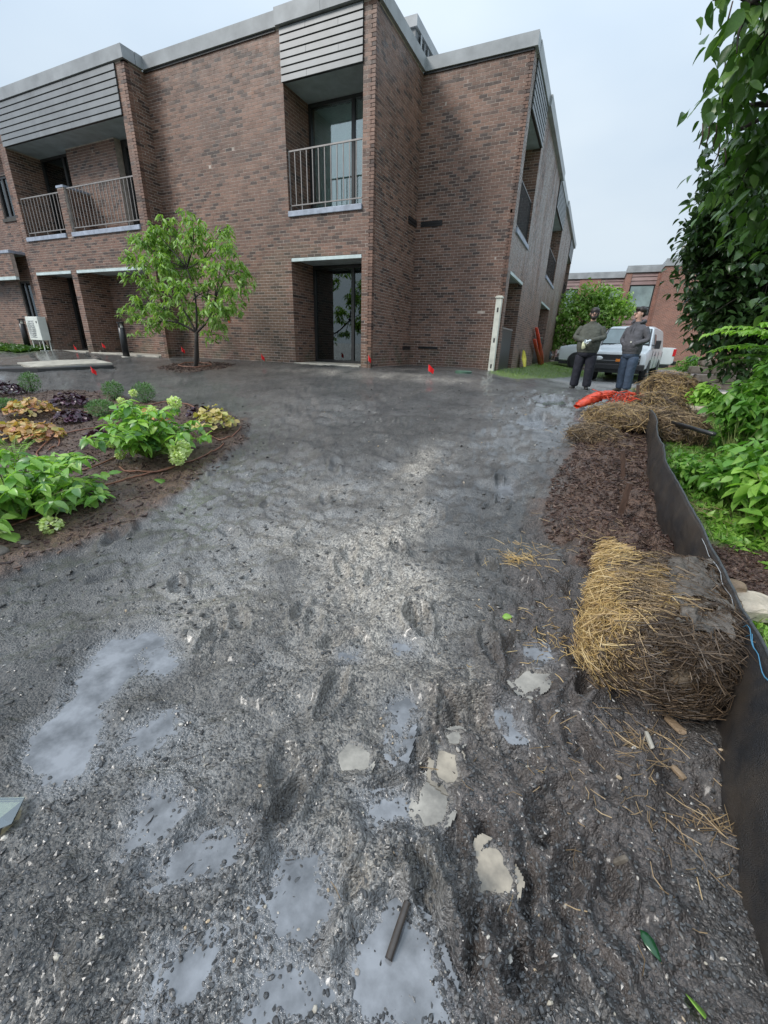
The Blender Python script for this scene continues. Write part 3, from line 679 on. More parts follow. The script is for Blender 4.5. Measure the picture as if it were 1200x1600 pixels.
# front wall with the right hand balcony bay
wall((XI, YA), (1, 0), (0, -1), XW - XI, ZB, ZT, [(xo0 - XI, xo1 - XI, .95, LN), (xo0 - XI, xo1 - XI, SL, ZT + .1)], individual=(xo0 - XI + .2, 2.1, 300))
wall((XW, YA), (0, 1), (1, 0), Y3 - YA, ZB, ZT)
wall((XW, Y3), (1, 0), (0, -1), XB - XW, ZB, ZT)
O1, O2, O3 = (13.05, 15.35), (21.1, 25.0), (31.0, 33.95)
wall((XB, Y3), (0, 1), (1, 0), 34.3 - Y3, 0, ZT, [(a - Y3, b - Y3, c, d) for a, b in (O1, O2, O3) for c, d in ((.8, LN), (SL, ZT + .1))], mat='brick_st')
wall((XI, YL), (0, 1), (1, 0), YA - YL, ZB, ZT)
LSL, LSF, LLN = 4.36, 6.72, 3.37
l0, l1, l2, l3 = -17.46, -15.55, -15.27, -12.0
xs0 = -17.8
wall((xs0, YL), (1, 0), (0, -1), XI - xs0, ZB, ZT, [(l0 - xs0, l1 - xs0, .93, LLN), (l2 - xs0, l3 - xs0, .93, LLN), (l0 - xs0, l3 - xs0, LSL, ZT + .1)])
wall((-24, YA), (1, 0), (0, -1), 24 + xs0, ZB, ZT, [(4.26, 4.98, 1.2, 3.24), (4.45, 5.25, 5.15, 6.35)])
wall((xs0, YA), (0, -1), (-1, 0), YA - YL, ZB, ZT)
wall((-24, YL), (1, 0), (0, -1), 24 - 18.72, 3.3, 4.0)
MB().box((-24, YL - .03, 4.002), (-18.70, YA, 4.09)).build('sill', M['sill'], bld, bevel=.008)
MB().box((-24, YL - .002, 3.2), (-18.72, YL + .1, 3.297)).build('canopy_edge', M['trim_pale'], bld)
# hidden rest of the block, so that it is closed from other sides
MB().box((-24, 11.3, 0), (-5.4, 34.2, 7.7)).box((-5.4, 13.0, 0), (-3.6, 34.2, 7.7)).build('inner_block', M['dark_in'], bld)
roof = MB().box((-24, YA + .1, 7.72), (XW - .1, 34.2, 7.78)).box((XW - .1, Y3 + .1, 7.72), (XB - .1, 34.2, 7.78)).build('roof', M['coping'], bld)
# recesses
def soffit(x0, y0, x1, y1, z, parent=bld):
    return MB().box((x0, y0, z), (x1, y1, z + .05)).build('soffit', M['soffit'], parent)
D = 1.0
# right bay
for z0, z1 in ((.9, LN), (SL - .05, SF)):
    wall((xo0 + .002, YA + .004), (0, 1), (1, 0), D - .004, z0, z1 + .04, thick=.1, name='recess_wall')
    wall((xo1 - .002, YA + D), (0, -1), (-1, 0), D - .004, z0, z1 + .04, thick=.1, name='recess_wall')
soffit(xo0 + .01, YA + .06, xo1 - .01, YA + D + .2, LN - .03)
soffit(xo0 + .01, YA - .02, xo1 - .01, YA + D + .2, SF + .004)
MB().box((xo0 + .02, YA - .018, LN - .085), (xo1 - .004, YA + .05, LN - .012)).build('lintel_strip', M['trim_pale'], bld, bevel=.006)
MB().box((xo0 - .0, YA - .05, SL - .115), (xo1 + .0, YA + .13, SL)).build('sill', M['sill'], bld, bevel=.01)
MB().box((xo0 + .002, YA + .131, SL - .115), (xo1 - .002, YA + D + .1, SL - .02)).build('balcony_floor', M['concrete'], bld)
MB().box((xo0, YA - .10, .72), (xo1, YA + D, .96)).build('door_step', M['concrete_dry'], bld, bevel=.01)
def glazing(x0, x1, y, z0, z1, mull, name='sliding_door', fr=.07, gl='glass', cur=None, parent=None, depth=.05):
    """a glazed unit facing -Y: frame, panes, and what hangs behind"""
    p = MB()
    p.box((x0, y - depth, z0), (x0 + fr, y + depth, z1)).box((x1 - fr, y - depth, z0), (x1, y + depth, z1))
    p.box((x0 + fr, y - depth, z1 - fr), (x1 - fr, y + depth, z1)).box((x0 + fr, y - depth, z0), (x1 - fr, y + depth, z0 + fr))
    for mx_ in mull: p.box((mx_ - fr * .6, y - depth * .8, z0 + fr), (mx_ + fr * .6, y + depth * .8, z1 - fr))
    f = p.build(name, M['frame'], parent or bld)
    e = [x0 + fr] + list(mull) + [x1 - fr]
    for a, b in zip(e[:-1], e[1:]):
        MB().box((a, y - .006, z0 + fr), (b, y + .006, z1 - fr)).build('pane', M[gl], f)
    if cur:
        for (a, b, za, zb, mt) in cur:
            q = MB(); n = max(6, int((b - a) / .06)); V = []; F = []
            for i in range(n + 1):
                xx = a + (b - a) * i / n; yy = y + .14 + .02 * math.sin(i * 2.1) + .01 * math.sin(i * .9)
                V += [(xx, yy, za), (xx, yy, zb)]
            F = [(2 * i, 2 * i + 2, 2 * i + 3, 2 * i + 1) for i in range(n)]
            q.add(V, F).build('curtain', M[mt], f, smooth=True)
    return f
M['curtain_lit'] = pm('lit_pale_curtain_cloth', (.70, .76, .76), .8, 1.2, .25)  # pale cloth, colour raised to read as lit inside the dark recess
M['dim_blind'] = pm('dim_blind', [(.12, .135, .13)], .7, 3, .4)
# lower door: dim room with a reflection; upper door: pale blinds, coloured as if lit
glazing(xo0, xo1, YA + D, .96, LN - .05, [-6.12], cur=[(-6.0, -5.4, .98, 1.75, 'dim_blind'), (xo0 + .75, -6.25, .98, 1.75, 'dim_blind')], gl='glass_dark')
dw = MB().box((-7.2, YA + D + .3, .96), (-5.4, YA + D + .31, 3.3)).build('room_backdrop_wall', M['dark_in'], bld)
glazing(xo0, xo1, YA + D, SL, SF, [-6.12], cur=[(xo0 + .05, -6.2, SL, SF - .05, 'curtain_lit'), (-6.1, xo1, SL, SF - .05, 'curtain_lit')], gl='glass')
# left bay, upper
YR = YL + D
wall((l0 + .002, YL + .004), (0, 1), (1, 0), D - .004, LSL, LSF + .04, thick=.1, name='recess_wall')
wall((l3 - .002, YR), (0, -1), (-1, 0), D - .004, LSL, LSF + .04, thick=.1, name='recess_wall')
wall((-15.75, YR - .25), (1, 0), (0, -1), 2.25, LSL, LSF + .04, thick=.2, name='recess_wall')
soffit(l0 + .01, YL - .02, l3 - .01, YR + .4, LSF + .004)
glazing(l0, -15.75, YR, LSL, LSF, [-16.3], cur=[(-16.25, -15.8, LSL, LSF, 'curtain')], gl='glass_dark')
glazing(-13.5, l3, YR, LSL, LSF, [], fr=.16, cur=[(-13.3, l3, LSL, LSF - .6, 'curtain')], gl='glass')
MB().box((l0, YR + .35, .9), (l3, YR + .45, LSF)).build('inner_block', M['dark_in'], bld)
MB().box((l0, YL - .05, LSL - .115), (-15.35, YL + .13, LSL)).build('sill', M['sill'], bld, bevel=.01)
MB().box((-15.05, YL - .05, LSL - .115), (l3, YL + .13, LSL)).build('sill', M['sill'], bld, bevel=.01)
MB().box((l0 + .002, YL + .131, LSL - .115), (l3 - .002, YR + .1, LSL - .02)).build('balcony_floor', M['concrete'], bld)
wall((-15.35, YL - .004), (1, 0), (0, -1), .30, LSL - .12, 5.52, thick=.13, name='balcony_pier')
wall((-15.06, YL + .13), (0, 1), (1, 0), D - .2, LSL, 5.5, thick=.27, name='balcony_divider')
MB().box((-15.37, YL - .02, 5.505), (-15.03, YR - .26, 5.56)).build('divider_cap', M['sill'], bld)
# left bay, lower
for a in (l0, l2): wall((a + .002, YL + .004), (0, 1), (1, 0), D - .004, .9, LLN + .04, thick=.1, name='recess_wall')
for a in (l1, l3): wall((a - .002, YR), (0, -1), (-1, 0), D - .004, .9, LLN + .04, thick=.1, name='recess_wall')
wall((l2 + .01, YR - .02), (1, 0), (0, -1), 2.3, .9, LLN + .04, thick=.1, name='recess_wall')
glazing(l0, l1, YR, .95, LLN, [-16.4], gl='glass_dark')
glazing(-12.95, l3, YR, .98, LLN, [], fr=.1, cur=[(-12.8, l3, .98, 2.9, 'curtain')], gl='glass')
for a, b in ((l0, l1), (l2, l3)):
    soffit(a + .01, YL + .06, b - .01, YR + .2, LLN - .03)
    MB().box((a + .02, YL - .018, LLN - .09), (b - .004, YL + .05, LLN - .012)).build('lintel_strip', M['trim_pale'], bld, bevel=.006)
    MB().box((a, YL - .10, .70), (b, YR, .95)).build('door_step', M['concrete_dry'], bld, bevel=.01)
# two windows on the far left wall
for a, b, c, d in ((-19.74, -19.02, 1.2, 3.24), (-19.55, -18.75, 5.15, 6.35)):
    glazing(a, b, YA + .09, c, d, [(a + b) / 2 - .05], name='window', fr=.07, cur=[((a + b) / 2, b - .1, c, d, 'curtain')], gl='glass_dark')
    MB().box((a - .05, YA - .05, c - .10), (b + .05, YA + .03, c)).build('window_sill', M['dark_in'], bld)
# siding bands of long horizontal boards
def siding(x0, x1, y, z0, z1, n, axis='x', joints=()):
    h = (z1 - z0) / n
    base = MB()
    if axis == 'x': base.box((x0 + .01, y + .012, z0), (x1 - .01, y + .06, z1))
    else: base.box((y - .06, x0 + .01, z0), (y - .012, x1 - .01, z1))
    p = base.build('siding', M['frame'], bld)
    for i in range(n):
        es = [x0] + [x0 + (x1 - x0) * j for j in joints if (i + int(j * 10)) % 3 == 0] + [x1]
        for a, b in zip(es[:-1], es[1:]):
            za, zb = z0 + i * h, z0 + (i + 1) * h - .024
            if axis == 'x': V = [(a + .003, y - .018, za), (b - .003, y - .018, za), (b - .003, y + .008, za), (a + .003, y + .008, za), (a + .003, y - .008, zb), (b - .003, y - .008, zb), (b - .003, y + .008, zb), (a + .003, y + .008, zb)]
            else: V = [(y + .018, a + .003, za), (y + .018, b - .003, za), (y - .008, b - .003, za), (y - .008, a + .003, za), (y + .008, a + .003, zb), (y + .008, b - .003, zb), (y - .008, b - .003, zb), (y - .008, a + .003, zb)]
            MB().add(V, [(0, 1, 5, 4), (1, 2, 6, 5), (2, 3, 7, 6), (3, 0, 4, 7), (4, 5, 6, 7), (0, 3, 2, 1)]).build('siding_board', M['metal_grey'], p)
siding(xo0 - .02, xo1 + .0, YA - .03, SF, ZT, 7, joints=(.33, .72))
siding(l0 - .0, l3, YL - .03, LSF, ZT, 7, joints=(.35, .62))
siding(-24, xs0 - 1.2, YL + .2, LSF, ZT, 7)
for a, b in (O1, O2, O3): siding(a, b, XB + .03, SF, ZT, 7, axis='y')
# copings
def coping(pts, name='coping', z=ZT, out=.07, h=.25, w=.34):
    """pts: outer wall line; offsets given by each segment's outward normal"""
    for (a, b, nrm) in pts:
        a = np.array(a, float); b = np.array(b, float); nn_ = np.array(nrm, float)
        p = [a + nn_ * out, b + nn_ * out, b - nn_ * (w - out), a - nn_ * (w - out)]
        V = [(*q, z + .002) for q in p] + [(*(q + (nn_ * .015 if i < 2 else 0)), z + h) for i, q in enumerate(p)]
        MB().add(V, [(0, 1, 5, 4), (1, 2, 6, 5), (2, 3, 7, 6), (3, 0, 4, 7), (4, 5, 6, 7), (0, 3, 2, 1)]).build(name, M['coping'], bld)
coping([((-24, YL), (XI + .07, YL), (0, -1)), ((XI, YL + .28), (XI, YA - .06), (1, 0)), ((XI + .01, YA), (-7.46, YA), (0, -1))])
coping([((-7.45, YA - .035), (-6.3, YA - .035), (0, -1)), ((-6.295, YA - .035), (XW + .07, YA - .035), (0, -1))], h=.275)
coping([((XW, YA + .24), (XW, Y3 - .07), (1, 0)), ((XW + .01, Y3), (XB + .07, Y3), (0, -1)), ((XB, Y3 + .28), (XB, 15.3), (1, 0)), ((XB + .05, 15.32), (XB + .05, 21.3), (1, 0)), ((XB, 21.32), (XB, 24.85), (1, 0)), ((XB + .05, 24.87), (XB + .05, 34.3), (1, 0))])
for a, b, nx_, ny_ in ((XI, -7.5, 0, -1), (XW, XB, 0, -1)):
    MB().box((a + .01, (YA if a == XI else Y3) - .03, ZT - .045), (b - .01, (YA if a == XI else Y3) - .008, ZT)).build('coping_drip', M['frame'], bld)
# railings: each baluster a sub-part
def railing(a, b, z0, zt, n, name='railing', posts=3, axis='x', y=0, mt='rail'):
    P = (lambda u, z: (u, y, z)) if axis == 'x' else (lambda u, z: (y, u, z))
    mb = MB(); r = .016
    def bar(p, q, w=.018):
        p, q = np.array(p), np.array(q); lo, hi = np.minimum(p, q) - w, np.maximum(p, q) + w; mb.box(lo, hi)
    bar(P(a, zt), P(b, zt), .015); bar(P(a, z0 + .13), P(b, z0 + .13), .012)
    for i in range(posts):
        u = a + (b - a) * (i + .5) / posts; bar(P(u, z0), P(u, z0 + .118), .009)
    bar(P(a, z0), P(a, zt - .016), .012); bar(P(b, z0), P(b, zt - .016), .012)
    ro = mb.build(name, M[mt], bld)
    f = MB().box((-.0085, -.0085, 0), (.0085, .0085, zt - z0 - .157)).build('baluster', M[mt], ro)
    for i in range(n):
        u = a + (b - a) * (i + 1) / (n + 1); o = f if i == 0 else f.copy()
        if i: col.objects.link(o)
        o.location = P(u, z0 + .142)
railing(xo0 + .03, xo1 - .03, SL, 5.62, 11, y=YA + .06)
railing(l0 + .05, -15.37, LSL, 5.42, 11, y=YL + .06)
railing(-15.03, l3 - .02, LSL, 5.48, 19, y=YL + .06)
for a, b in (O1, O2, O3):
    railing(a + .03, b - .03, SL, 5.52, 16, axis='y', y=XB - .06, mt='frame')
    MB().box((XB - .13, a, SL - .115), (XB + .05, b, SL)).build('sill', M['sill'], bld, bevel=.01)
    for z0, z1 in ((.6, LN), (SL - .05, SF)):
        wall((XB - .004, b - .002), (-1, 0), (0, -1), D + .1, z0, z1 + .04, thick=.1, name='recess_wall')
        wall((XB - .121 - D, a), (0, 1), (1, 0), b - a, z0, z1 + .04, thick=.1, name='recess_wall', bricks=False)
    MB().box((XB - D - .1, a + .01, LN - .03), (XB - .06, b - .01, LN + .02)).build('soffit', M['soffit'], bld)
    MB().box((XB - D - .1, a + .01, SF + .004), (XB + .02, b - .01, SF + .05)).build('soffit', M['soffit'], bld)
    MB().box((XB - .05, a + .004, LN - .09), (XB + .018, b - .02, LN - .012)).build('lintel_strip', M['trim_pale'], bld, bevel=.006)
# dark screens closing the ground floor recesses of the side wall
for a, b in (O1, O2):
    s_ = MB().box((XB - .10, a + .02, .72), (XB - .07, b - .25, 2.02)).build('screen_panel', M['frame'], bld)
    MB().box((XB - .11, a, 2.022), (XB - .06, b - .23, 2.06)).build('screen_rail', M['rail'], s_)
# wall slots (dark vent openings with a frame)
for (a, b, z, ax) in ((-4.92, -4.31, 4.53, 'x'), (-4.79, -4.18, 1.43, 'x'), (12.05, 12.62, 4.53, 'y'), (12.05, 12.6, 1.40, 'y')):
    for dz in ((0, .065) if z > 3 else (0,)):
        f = MB(); g_ = MB()
        if ax == 'x': f.box((a, Y3 - .022, z + dz - .02), (b, Y3 - .002, z + dz + .03)); g_.box((a + .02, Y3 - .03, z + dz + .031), (b, Y3 - .004, z + dz + .04))
        else: f.box((XW + .002, a, z + dz - .03), (XW + .024, b, z + dz + .05)); g_.box((XW + .004, a, z + dz + .051), (XW + .03, b, z + dz + .06))
        o = f.build('wall_vent', M['black'], bld); g_.build('vent_lip', M['frame'], o)
# rooftop plant enclosure with louvres
ph = MB().box((-6.95, 14.3, 7.79), (-6.03, 19.0, 9.55)).build('rooftop_enclosure', M['metal_grey'], bld)
MB().box((-7.0, 14.24, 9.56), (-5.97, 19.1, 9.80)).build('enclosure_cap', M['coping'], ph)
MB().box((-6.029, 14.55, 8.0), (-6.02, 18.9, 9.5)).build('louvre_backing', M['frame'], ph)
for i in range(15):
    MB().box((-6.015, 14.6 + i * .29, 8.0), (-5.975, 14.66 + i * .29, 9.5)).build('louvre', M['metal_grey'], ph)
MB().box((-5.97, 14.55, 8.0), (-5.95, 14.62, 9.52)).box((-6.9, 14.28, 9.2), (-6.1, 14.295, 9.25)).build('enclosure_trim', M['coping'], ph)

# ------------------------------------------------------------------ the building beyond the car park
M['brick_far'] = None
m, t, bs = nodes('far_brick'); M['brick_far'] = m
co = t.nodes.new('ShaderNodeTexCoord'); mp_ = t.nodes.new('ShaderNodeMapping'); mp_.inputs['Rotation'].default_value = (R(90), 0, 0)
t.links.new(co.outputs['Object'], mp_.inputs[0])
bt = t.nodes.new('ShaderNodeTexBrick'); t.links.new(mp_.outputs[0], bt.inputs['Vector'])
bt.inputs['Scale'].default_value = 1; bt.inputs['Brick Width'].default_value = .2032; bt.inputs['Row Height'].default_value = .0677; bt.inputs['Mortar Size'].default_value = .008
bt.inputs['Color1'].default_value = (.30, .125, .085, 1); bt.inputs['Color2'].default_value = (.20, .085, .062, 1); bt.inputs['Mortar'].default_value = (.33, .25, .22, 1)
t.links.new(mixc(t, 1.0, bt.outputs['Color'], ramp(t, noise(t, .7, 5, .65), [(.3, (.8, .8, .8)), (.7, (1.15, 1.15, 1.15))]), 'MULTIPLY'), bs.inputs['Base Color']); bs.inputs['Roughness'].default_value = .7
M['far_siding'] = pm('mauve_siding', [(.30, .20, .19), (.34, .235, .22), (.26, .175, .17)], .55, 2, .2)
far = thing('brick_building', 'redder brick two-storey building beyond the parked van with mauve siding bands', 'building', (0, 0, 0))
def fblock(x0, x1, y, zt, wins=()):
    """wins: (x0,x1, zsid0, zwin0)"""
    mb = MB(); cur = x0
    for a, b, zs, zw in wins:
        if a > cur: mb.box((cur, y, -.5), (a, y + 6, zt))
        mb.box((a, y + .35, -.5), (b, y + 6, zt)); cur = b
        w = MB().box((a, y + .12, zw), (b, y + .2, zs)).build('window', M['frame'], far)
        z2 = zw + (zs - zw) * .26
        MB().box((a + .08, y + .10, z2 + .04), (b - .08, y + .118, zs - .08)).build('pane', M['pane_far'], w)
        MB().box((a + .08, y + .10, zw + .06), (b - .08, y + .118, z2 - .04)).build('pane', M['pane_dim'], w)
        for (c, d) in ((zs, zt), (.2, zw)):
            n = max(3, int((d - c) / .27)); h = (d - c) / n
            for i in range(n):
                MB().add([(a, y + .02, c + i * h), (b, y + .02, c + i * h), (b, y + .3, c + i * h), (a, y + .3, c + i * h), (a, y + .06, c + (i + 1) * h - .03), (b, y + .06, c + (i + 1) * h - .03), (b, y + .3, c + (i + 1) * h - .03), (a, y + .3, c + (i + 1) * h - .03)],
                    [(0, 1, 5, 4), (1, 2, 6, 5), (2, 3, 7, 6), (3, 0, 4, 7), (4, 5, 6, 7), (0, 3, 2, 1)]).build('siding_board', M['far_siding'], far)
    if cur < x1: mb.box((cur, y, -.5), (x1, y + 6, zt))
    mb.build('brick_wall', M['brick_far'], far)
    MB().box((x0 - .05, y - .08, zt), (x1 + .05, y + 6, zt + .30)).box((x0 - .03, y - .05, zt + .305), (x1 + .03, y + 6, zt + .42)).build('coping', M['coping'], far)
M['pane_far'] = pm('curtained_pane', (.22, .30, .30), .08, .9, .5, spec=1); M['pane_dim'] = pm('dim_pane', (.10, .115, .12), .08, 2, .3, spec=1)
fblock(-9.0, 1.15, 39.4, 6.62, [(-7.2, -5.4, 5.95, 3.9), (-3.9, -1.9, 5.95, 3.9), (-.42, 1.12, 5.95, 3.9)])
fblock(1.15, 3.35, 36.9, 6.60, [(1.5, 3.05, 5.85, 3.95)])
fblock(3.22, 14, 35.2, 6.68)
# ------------------------------------------------------------------ leaves
def leaf_tpl(kind):
    """unit leaf along +x, width across y, droops in z"""
    if kind == 'ovate': st = [(0, .02), (.18, .20), (.42, .27), (.7, .19), (.88, .08)]
    elif kind == 'lance': st = [(0, .02), (.2, .12), (.5, .16), (.8, .09)]
    elif kind == 'small': st = [(0, .05), (.5, .26)]
    elif kind == 'round': st = [(0, .10), (.25, .42), (.6, .50), (.88, .30)]
    elif kind == 'blade': st = [(0, .025), (.5, .03)]
    V = []; F = []
    for i, (x, w) in enumerate(st):
        dz = -.28 * x * x; up = w * .32
        V += [(x, -w, dz + up), (x, 0, dz), (x, w, dz + up)]
        if i: b = 3 * (i - 1); F += [(b, b + 3, b + 4), (b, b + 4, b + 1), (b + 1, b + 4, b + 5), (b + 1, b + 5, b + 2)]
    V.append((1.0, 0, -.30)); b = 3 * (len(st) - 1); F += [(b, b + 3, b + 1), (b + 1, b + 3, b + 2)]
    return np.array(V), np.array(F)
LT = {k: leaf_tpl(k) for k in ('ovate', 'lance', 'small', 'round', 'blade')}
a_ = leaf_tpl('round'); V_ = a_[0].copy(); V_[:, 2] += .10 * np.sin(V_[:, 0] * 9) * np.sign(V_[:, 1]) ; LT['lobed'] = (V_, a_[1])
def lmat(name, stops, rough=.42, tr=.35): return pm(name, stops, rough, 12, .22, transl=tr, spec=.5)
M['leaf_tree'] = lmat('young_tree_leaf', [(.19, .33, .06), (.25, .41, .085), (.14, .26, .05), (.34, .50, .13), (.21, .35, .09), (.42, .56, .20)])
M['leaf_dark'] = lmat('dark_leaf', [(.022, .052, .018), (.038, .08, .024), (.03, .065, .022), (.06, .115, .035), (.026, .058, .022)], .3, .22)
M['leaf_mid'] = lmat('mid_leaf', [(.05, .115, .024), (.075, .16, .03), (.06, .13, .032), (.11, .20, .045)], .36, .3)
M['leaf_weed'] = lmat('weed_leaf', [(.12, .29, .045), (.17, .36, .06), (.09, .21, .04), (.25, .44, .085), (.14, .31, .055)], .42, .35)
M['leaf_lime'] = lmat('lime_leaf', [(.26, .47, .08), (.34, .54, .11), (.20, .38, .07)], .42, .4)
M['leaf_hyd'] = lmat('hydrangea_leaf', [(.16, .34, .06), (.22, .43, .07), (.29, .50, .09), (.38, .58, .12), (.11, .24, .075)], .33, .3)
M['flower'] = pm('hydrangea_petal', [(.60, .68, .30), (.70, .75, .42), (.52, .64, .24), (.75, .78, .52)], .6, transl=.3)
M['heu_o'] = lmat('amber_leaf', [(.55, .30, .10), (.62, .42, .14), (.50, .24, .12), (.60, .50, .20), (.42, .16, .10), (.45, .42, .12)], .45, .25)
M['heu_y'] = lmat('yellow_leaf', [(.55, .46, .14), (.60, .50, .22), (.48, .36, .12), (.42, .42, .12)], .45, .25)
M['heu_p'] = lmat('purple_leaf', [(.035, .012, .022), (.055, .02, .035), (.03, .012, .02), (.09, .035, .06)], .28, .08)
M['box'] = lmat('small_green_leaf', [(.08, .19, .05), (.11, .24, .07), (.06, .14, .045), (.17, .30, .10)], .45, .2)
M['grass'] = lmat('grass_blade', [(.15, .27, .045), (.20, .34, .06), (.11, .20, .04), (.26, .38, .09), (.30, .32, .13)], .5, .3)
M['bark'] = pm('dark_bark', (.035, .028, .024), .75, 30, .4, 60, .6, .004)
M['stem'] = pm('green_stem', (.16, .20, .06), .6)
M['twig'] = pm('brown_twig', (.07, .045, .035), .7)
def frames(D, roll=None, up=(0, 0, 1)):
    """rotation matrices whose x axis is D; z as near to up as can be"""
    D = D / np.linalg.norm(D, axis=1, keepdims=True)
    U = np.tile(np.array(up, float), (len(D), 1)) + rng.normal(0, .35, D.shape)
    Y = np.cross(U, D); Y /= np.linalg.norm(Y, axis=1, keepdims=True) + 1e-9
    Z = np.cross(D, Y)
    return np.stack([D, Y, Z], -1)
def leaves(parent, P, D, S_, kind, mat, ind=0, name='leaf', mass='foliage'):
    """P tips' bases, D directions, S_ lengths; the nearest `ind` are objects of their own"""
    P = np.asarray(P, float); D = np.asarray(D, float); S_ = np.asarray(S_, float)
    Fm = frames(D); T, TF = LT[kind]
    pl = np.array(parent.location) if parent is not None else np.zeros(3)
    P = P - pl
    if ind:
        d = np.linalg.norm(P + pl - CAMP, axis=1) / S_
        order = np.argsort(d + rng.random(len(d)) * d.mean() * .12); a, b = order[:ind], order[ind:]
        me = bpy.data.meshes.new(name); me.from_pydata([tuple(v) for v in T], [], [tuple(map(int, f)) for f in TF]); me.materials.append(M[mat]); me.shade_smooth()
        for i in a:
            o = bpy.data.objects.new(name, me); col.objects.link(o); child(o, parent)
            m = Matrix.Identity(4)
            for r_i in range(3):
                for c_i in range(3): m[r_i][c_i] = Fm[i][r_i][c_i] * S_[i] * (1 if c_i != 1 else .9 + .25 * random.random())
                m[r_i][3] = P[i][r_i]
            o.matrix_basis = m
    else: b = np.arange(len(P))
    if len(b):
        n = len(b)
        o = scatter(mass, P[b], Fm[b], np.stack([S_[b], S_[b] * rng.uniform(.8, 1.15, n), S_[b] * rng.uniform(.4, 1.5, n)], -1), T, TF, M[mat], .04, parent, True)
        tag(o, kind='stuff')
def unit(n): v = rng.normal(size=(n, 3)); return v / np.linalg.norm(v, axis=1, keepdims=True)
def crown(lobes, n, per, droop, spread, size):
    """lobes: (centre, radii). Returns leaf bases and directions in rosettes, and the rosette centres"""
    W = np.array([np.prod(r) ** .75 for c, r in lobes]); W /= W.sum()
    k = rng.choice(len(lobes), n, p=W); u = unit(n) * (rng.random(n) ** .45)[:, None]
    C = np.array([np.array(lobes[i][0]) for i in k]) + u * np.array([np.array(lobes[i][1]) for i in k])
    P = np.repeat(C, per, 0) + rng.normal(0, spread, (n * per, 3))
    a = rng.uniform(0, 2 * np.pi, n * per)
    D = np.stack([np.cos(a), np.sin(a), -droop + rng.normal(0, .35, n * per)], -1)
    return P, D, size * rng.uniform(.65, 1.2, n * per), C
def limb(mb, a, b, r0, r1, sag=.0, n=5, seg=6):
    a, b = np.array(a, float), np.array(b, float); L_ = np.linalg.norm(b - a)
    off = rng.normal(0, .05 * L_, 3)
    P = [a + (b - a) * t + off * math.sin(math.pi * t) + np.array([0, 0, sag * L_ * math.sin(math.pi * t)]) for t in np.linspace(0, 1, n)]
    mb.tube(P, list(np.linspace(r0, r1, n)), seg)

# the young tree in front of the long wall
tb = np.array([TREE0[0], TREE0[1], gh(TREE0[0], TREE0[1])])
tree = thing('young_tree', 'young green tree with drooping leaves in a mulch ring before the long brick wall', 'tree', tuple(tb))
def tw(px, py, dy=0.0):      # a point on the tree's own vertical plane, dy metres behind it
    r = ray(px, py); return CAMP + r * ((tb[1] + dy) / r[1])
lob = []
for px, py, rad, dy in [(262,352,17,.1),(300,345,16,-.2),(345,362,14,.2),(225,378,20,-.3),(262,388,24,.3),(305,380,24,0),(350,390,18,-.2),(205,405,16,.2),(245,418,24,-.5),(290,415,26,.5),(335,420,24,-.3),(372,425,18,.2),(385,445,12,0),(205,432,12,-.2),(235,450,22,.4),(280,452,26,-.6),(325,455,26,.5),(365,460,16,-.2),(215,478,18,0),(255,482,20,-.3),(300,490,20,.5),(340,480,20,-.4),(365,485,12,0),(200,490,12,.1),(240,505,14,0),(280,505,12,.4),(345,508,13,0),(330,522,10,.1),(220,520,9,-.1),(312,365,18,.3),(240,360,14,-.1)]:
    c = tw(px, py, dy); s_ = rad / 60; lob.append((c, (s_ * .95, .38, s_ * .85)))
P, D_, Sz, C_ = crown(lob, 700, 7, .62, .028, .15)
leaves(tree, P, D_, Sz, 'lance', 'leaf_tree', 300)
mb = MB(); l3v = lambda p: np.array(p) - tb
fork = tw(307, 520) ; fork2 = tw(300, 500, .1)
limb(mb, (0, 0, -.05), l3v(fork), .055, .045, n=6, seg=10); mb.tube([(0, 0, -.06), (0, 0, .05)], [.075, .056], 10)
mb.build('trunk', M['bark'], tree, True)
mb = MB()
forks = [tw(278, 470, -.1), tw(305, 465, .2), tw(335, 475, -.2), tw(255, 500, .1), tw(292, 420, .0)]
for q in forks: limb(mb, l3v(fork), l3v(q), .028, .016)
for c, r in lob:
    q = min(forks, key=lambda f: np.linalg.norm(np.array(f) - c)); limb(mb, l3v(q), l3v(c), .015, .006)
for c in C_[::3]:
    q = min(lob, key=lambda l: np.linalg.norm(l[0] - c))[0]; limb(mb, l3v(q), l3v(c), .006, .003, n=3, seg=4)
mb.build('branch', M['bark'], tree, True)
mb = MB(); st0 = tw(311, 560); mb.tube([l3v(GP(311, 571)), l3v(tw(309, 520))], .012, 6); mb.build('support_stake', M['frame'], tree)

# overhanging tree at the right edge, with long thin pods
def bigtree(name, label, base, lobes, n, per, droop, size, kind, mat, ind, trunk_r=.16, pods=0, spread=.08, top=None, group=None):
    base = np.array(base, float); t = thing(name, label, 'tree', tuple(base), group=group)
    P, D_, Sz, C_ = crown(lobes, n, per, droop, spread, size); leaves(t, P, D_, Sz, kind, mat, ind)
    mb = MB(); f = base + np.array([0, 0, (top or 2.5)]); mb2 = MB()
    limb(mb, (0, 0, -.3), f - base, trunk_r, trunk_r * .7, n=7, seg=10); mb.build('trunk', M['bark'], t, True)
    for c, r in lobes: limb(mb2, f - base, np.array(c) - base, trunk_r * .3, .012, n=6)
    for c in C_[::5]:
        q = min(lobes, key=lambda l: np.linalg.norm(np.array(l[0]) - c))[0]; limb(mb2, np.array(q) - base, c - base, .010, .003, n=3, seg=4)
    mb2.build('branch', M['bark'], t, True)
    return t, C_
def lobpx(spec, yr=1.0):
    o = []
    for px, py, d, rad in spec: o.append((at(px, py, d), (rad, rad * yr, rad)))
    return o
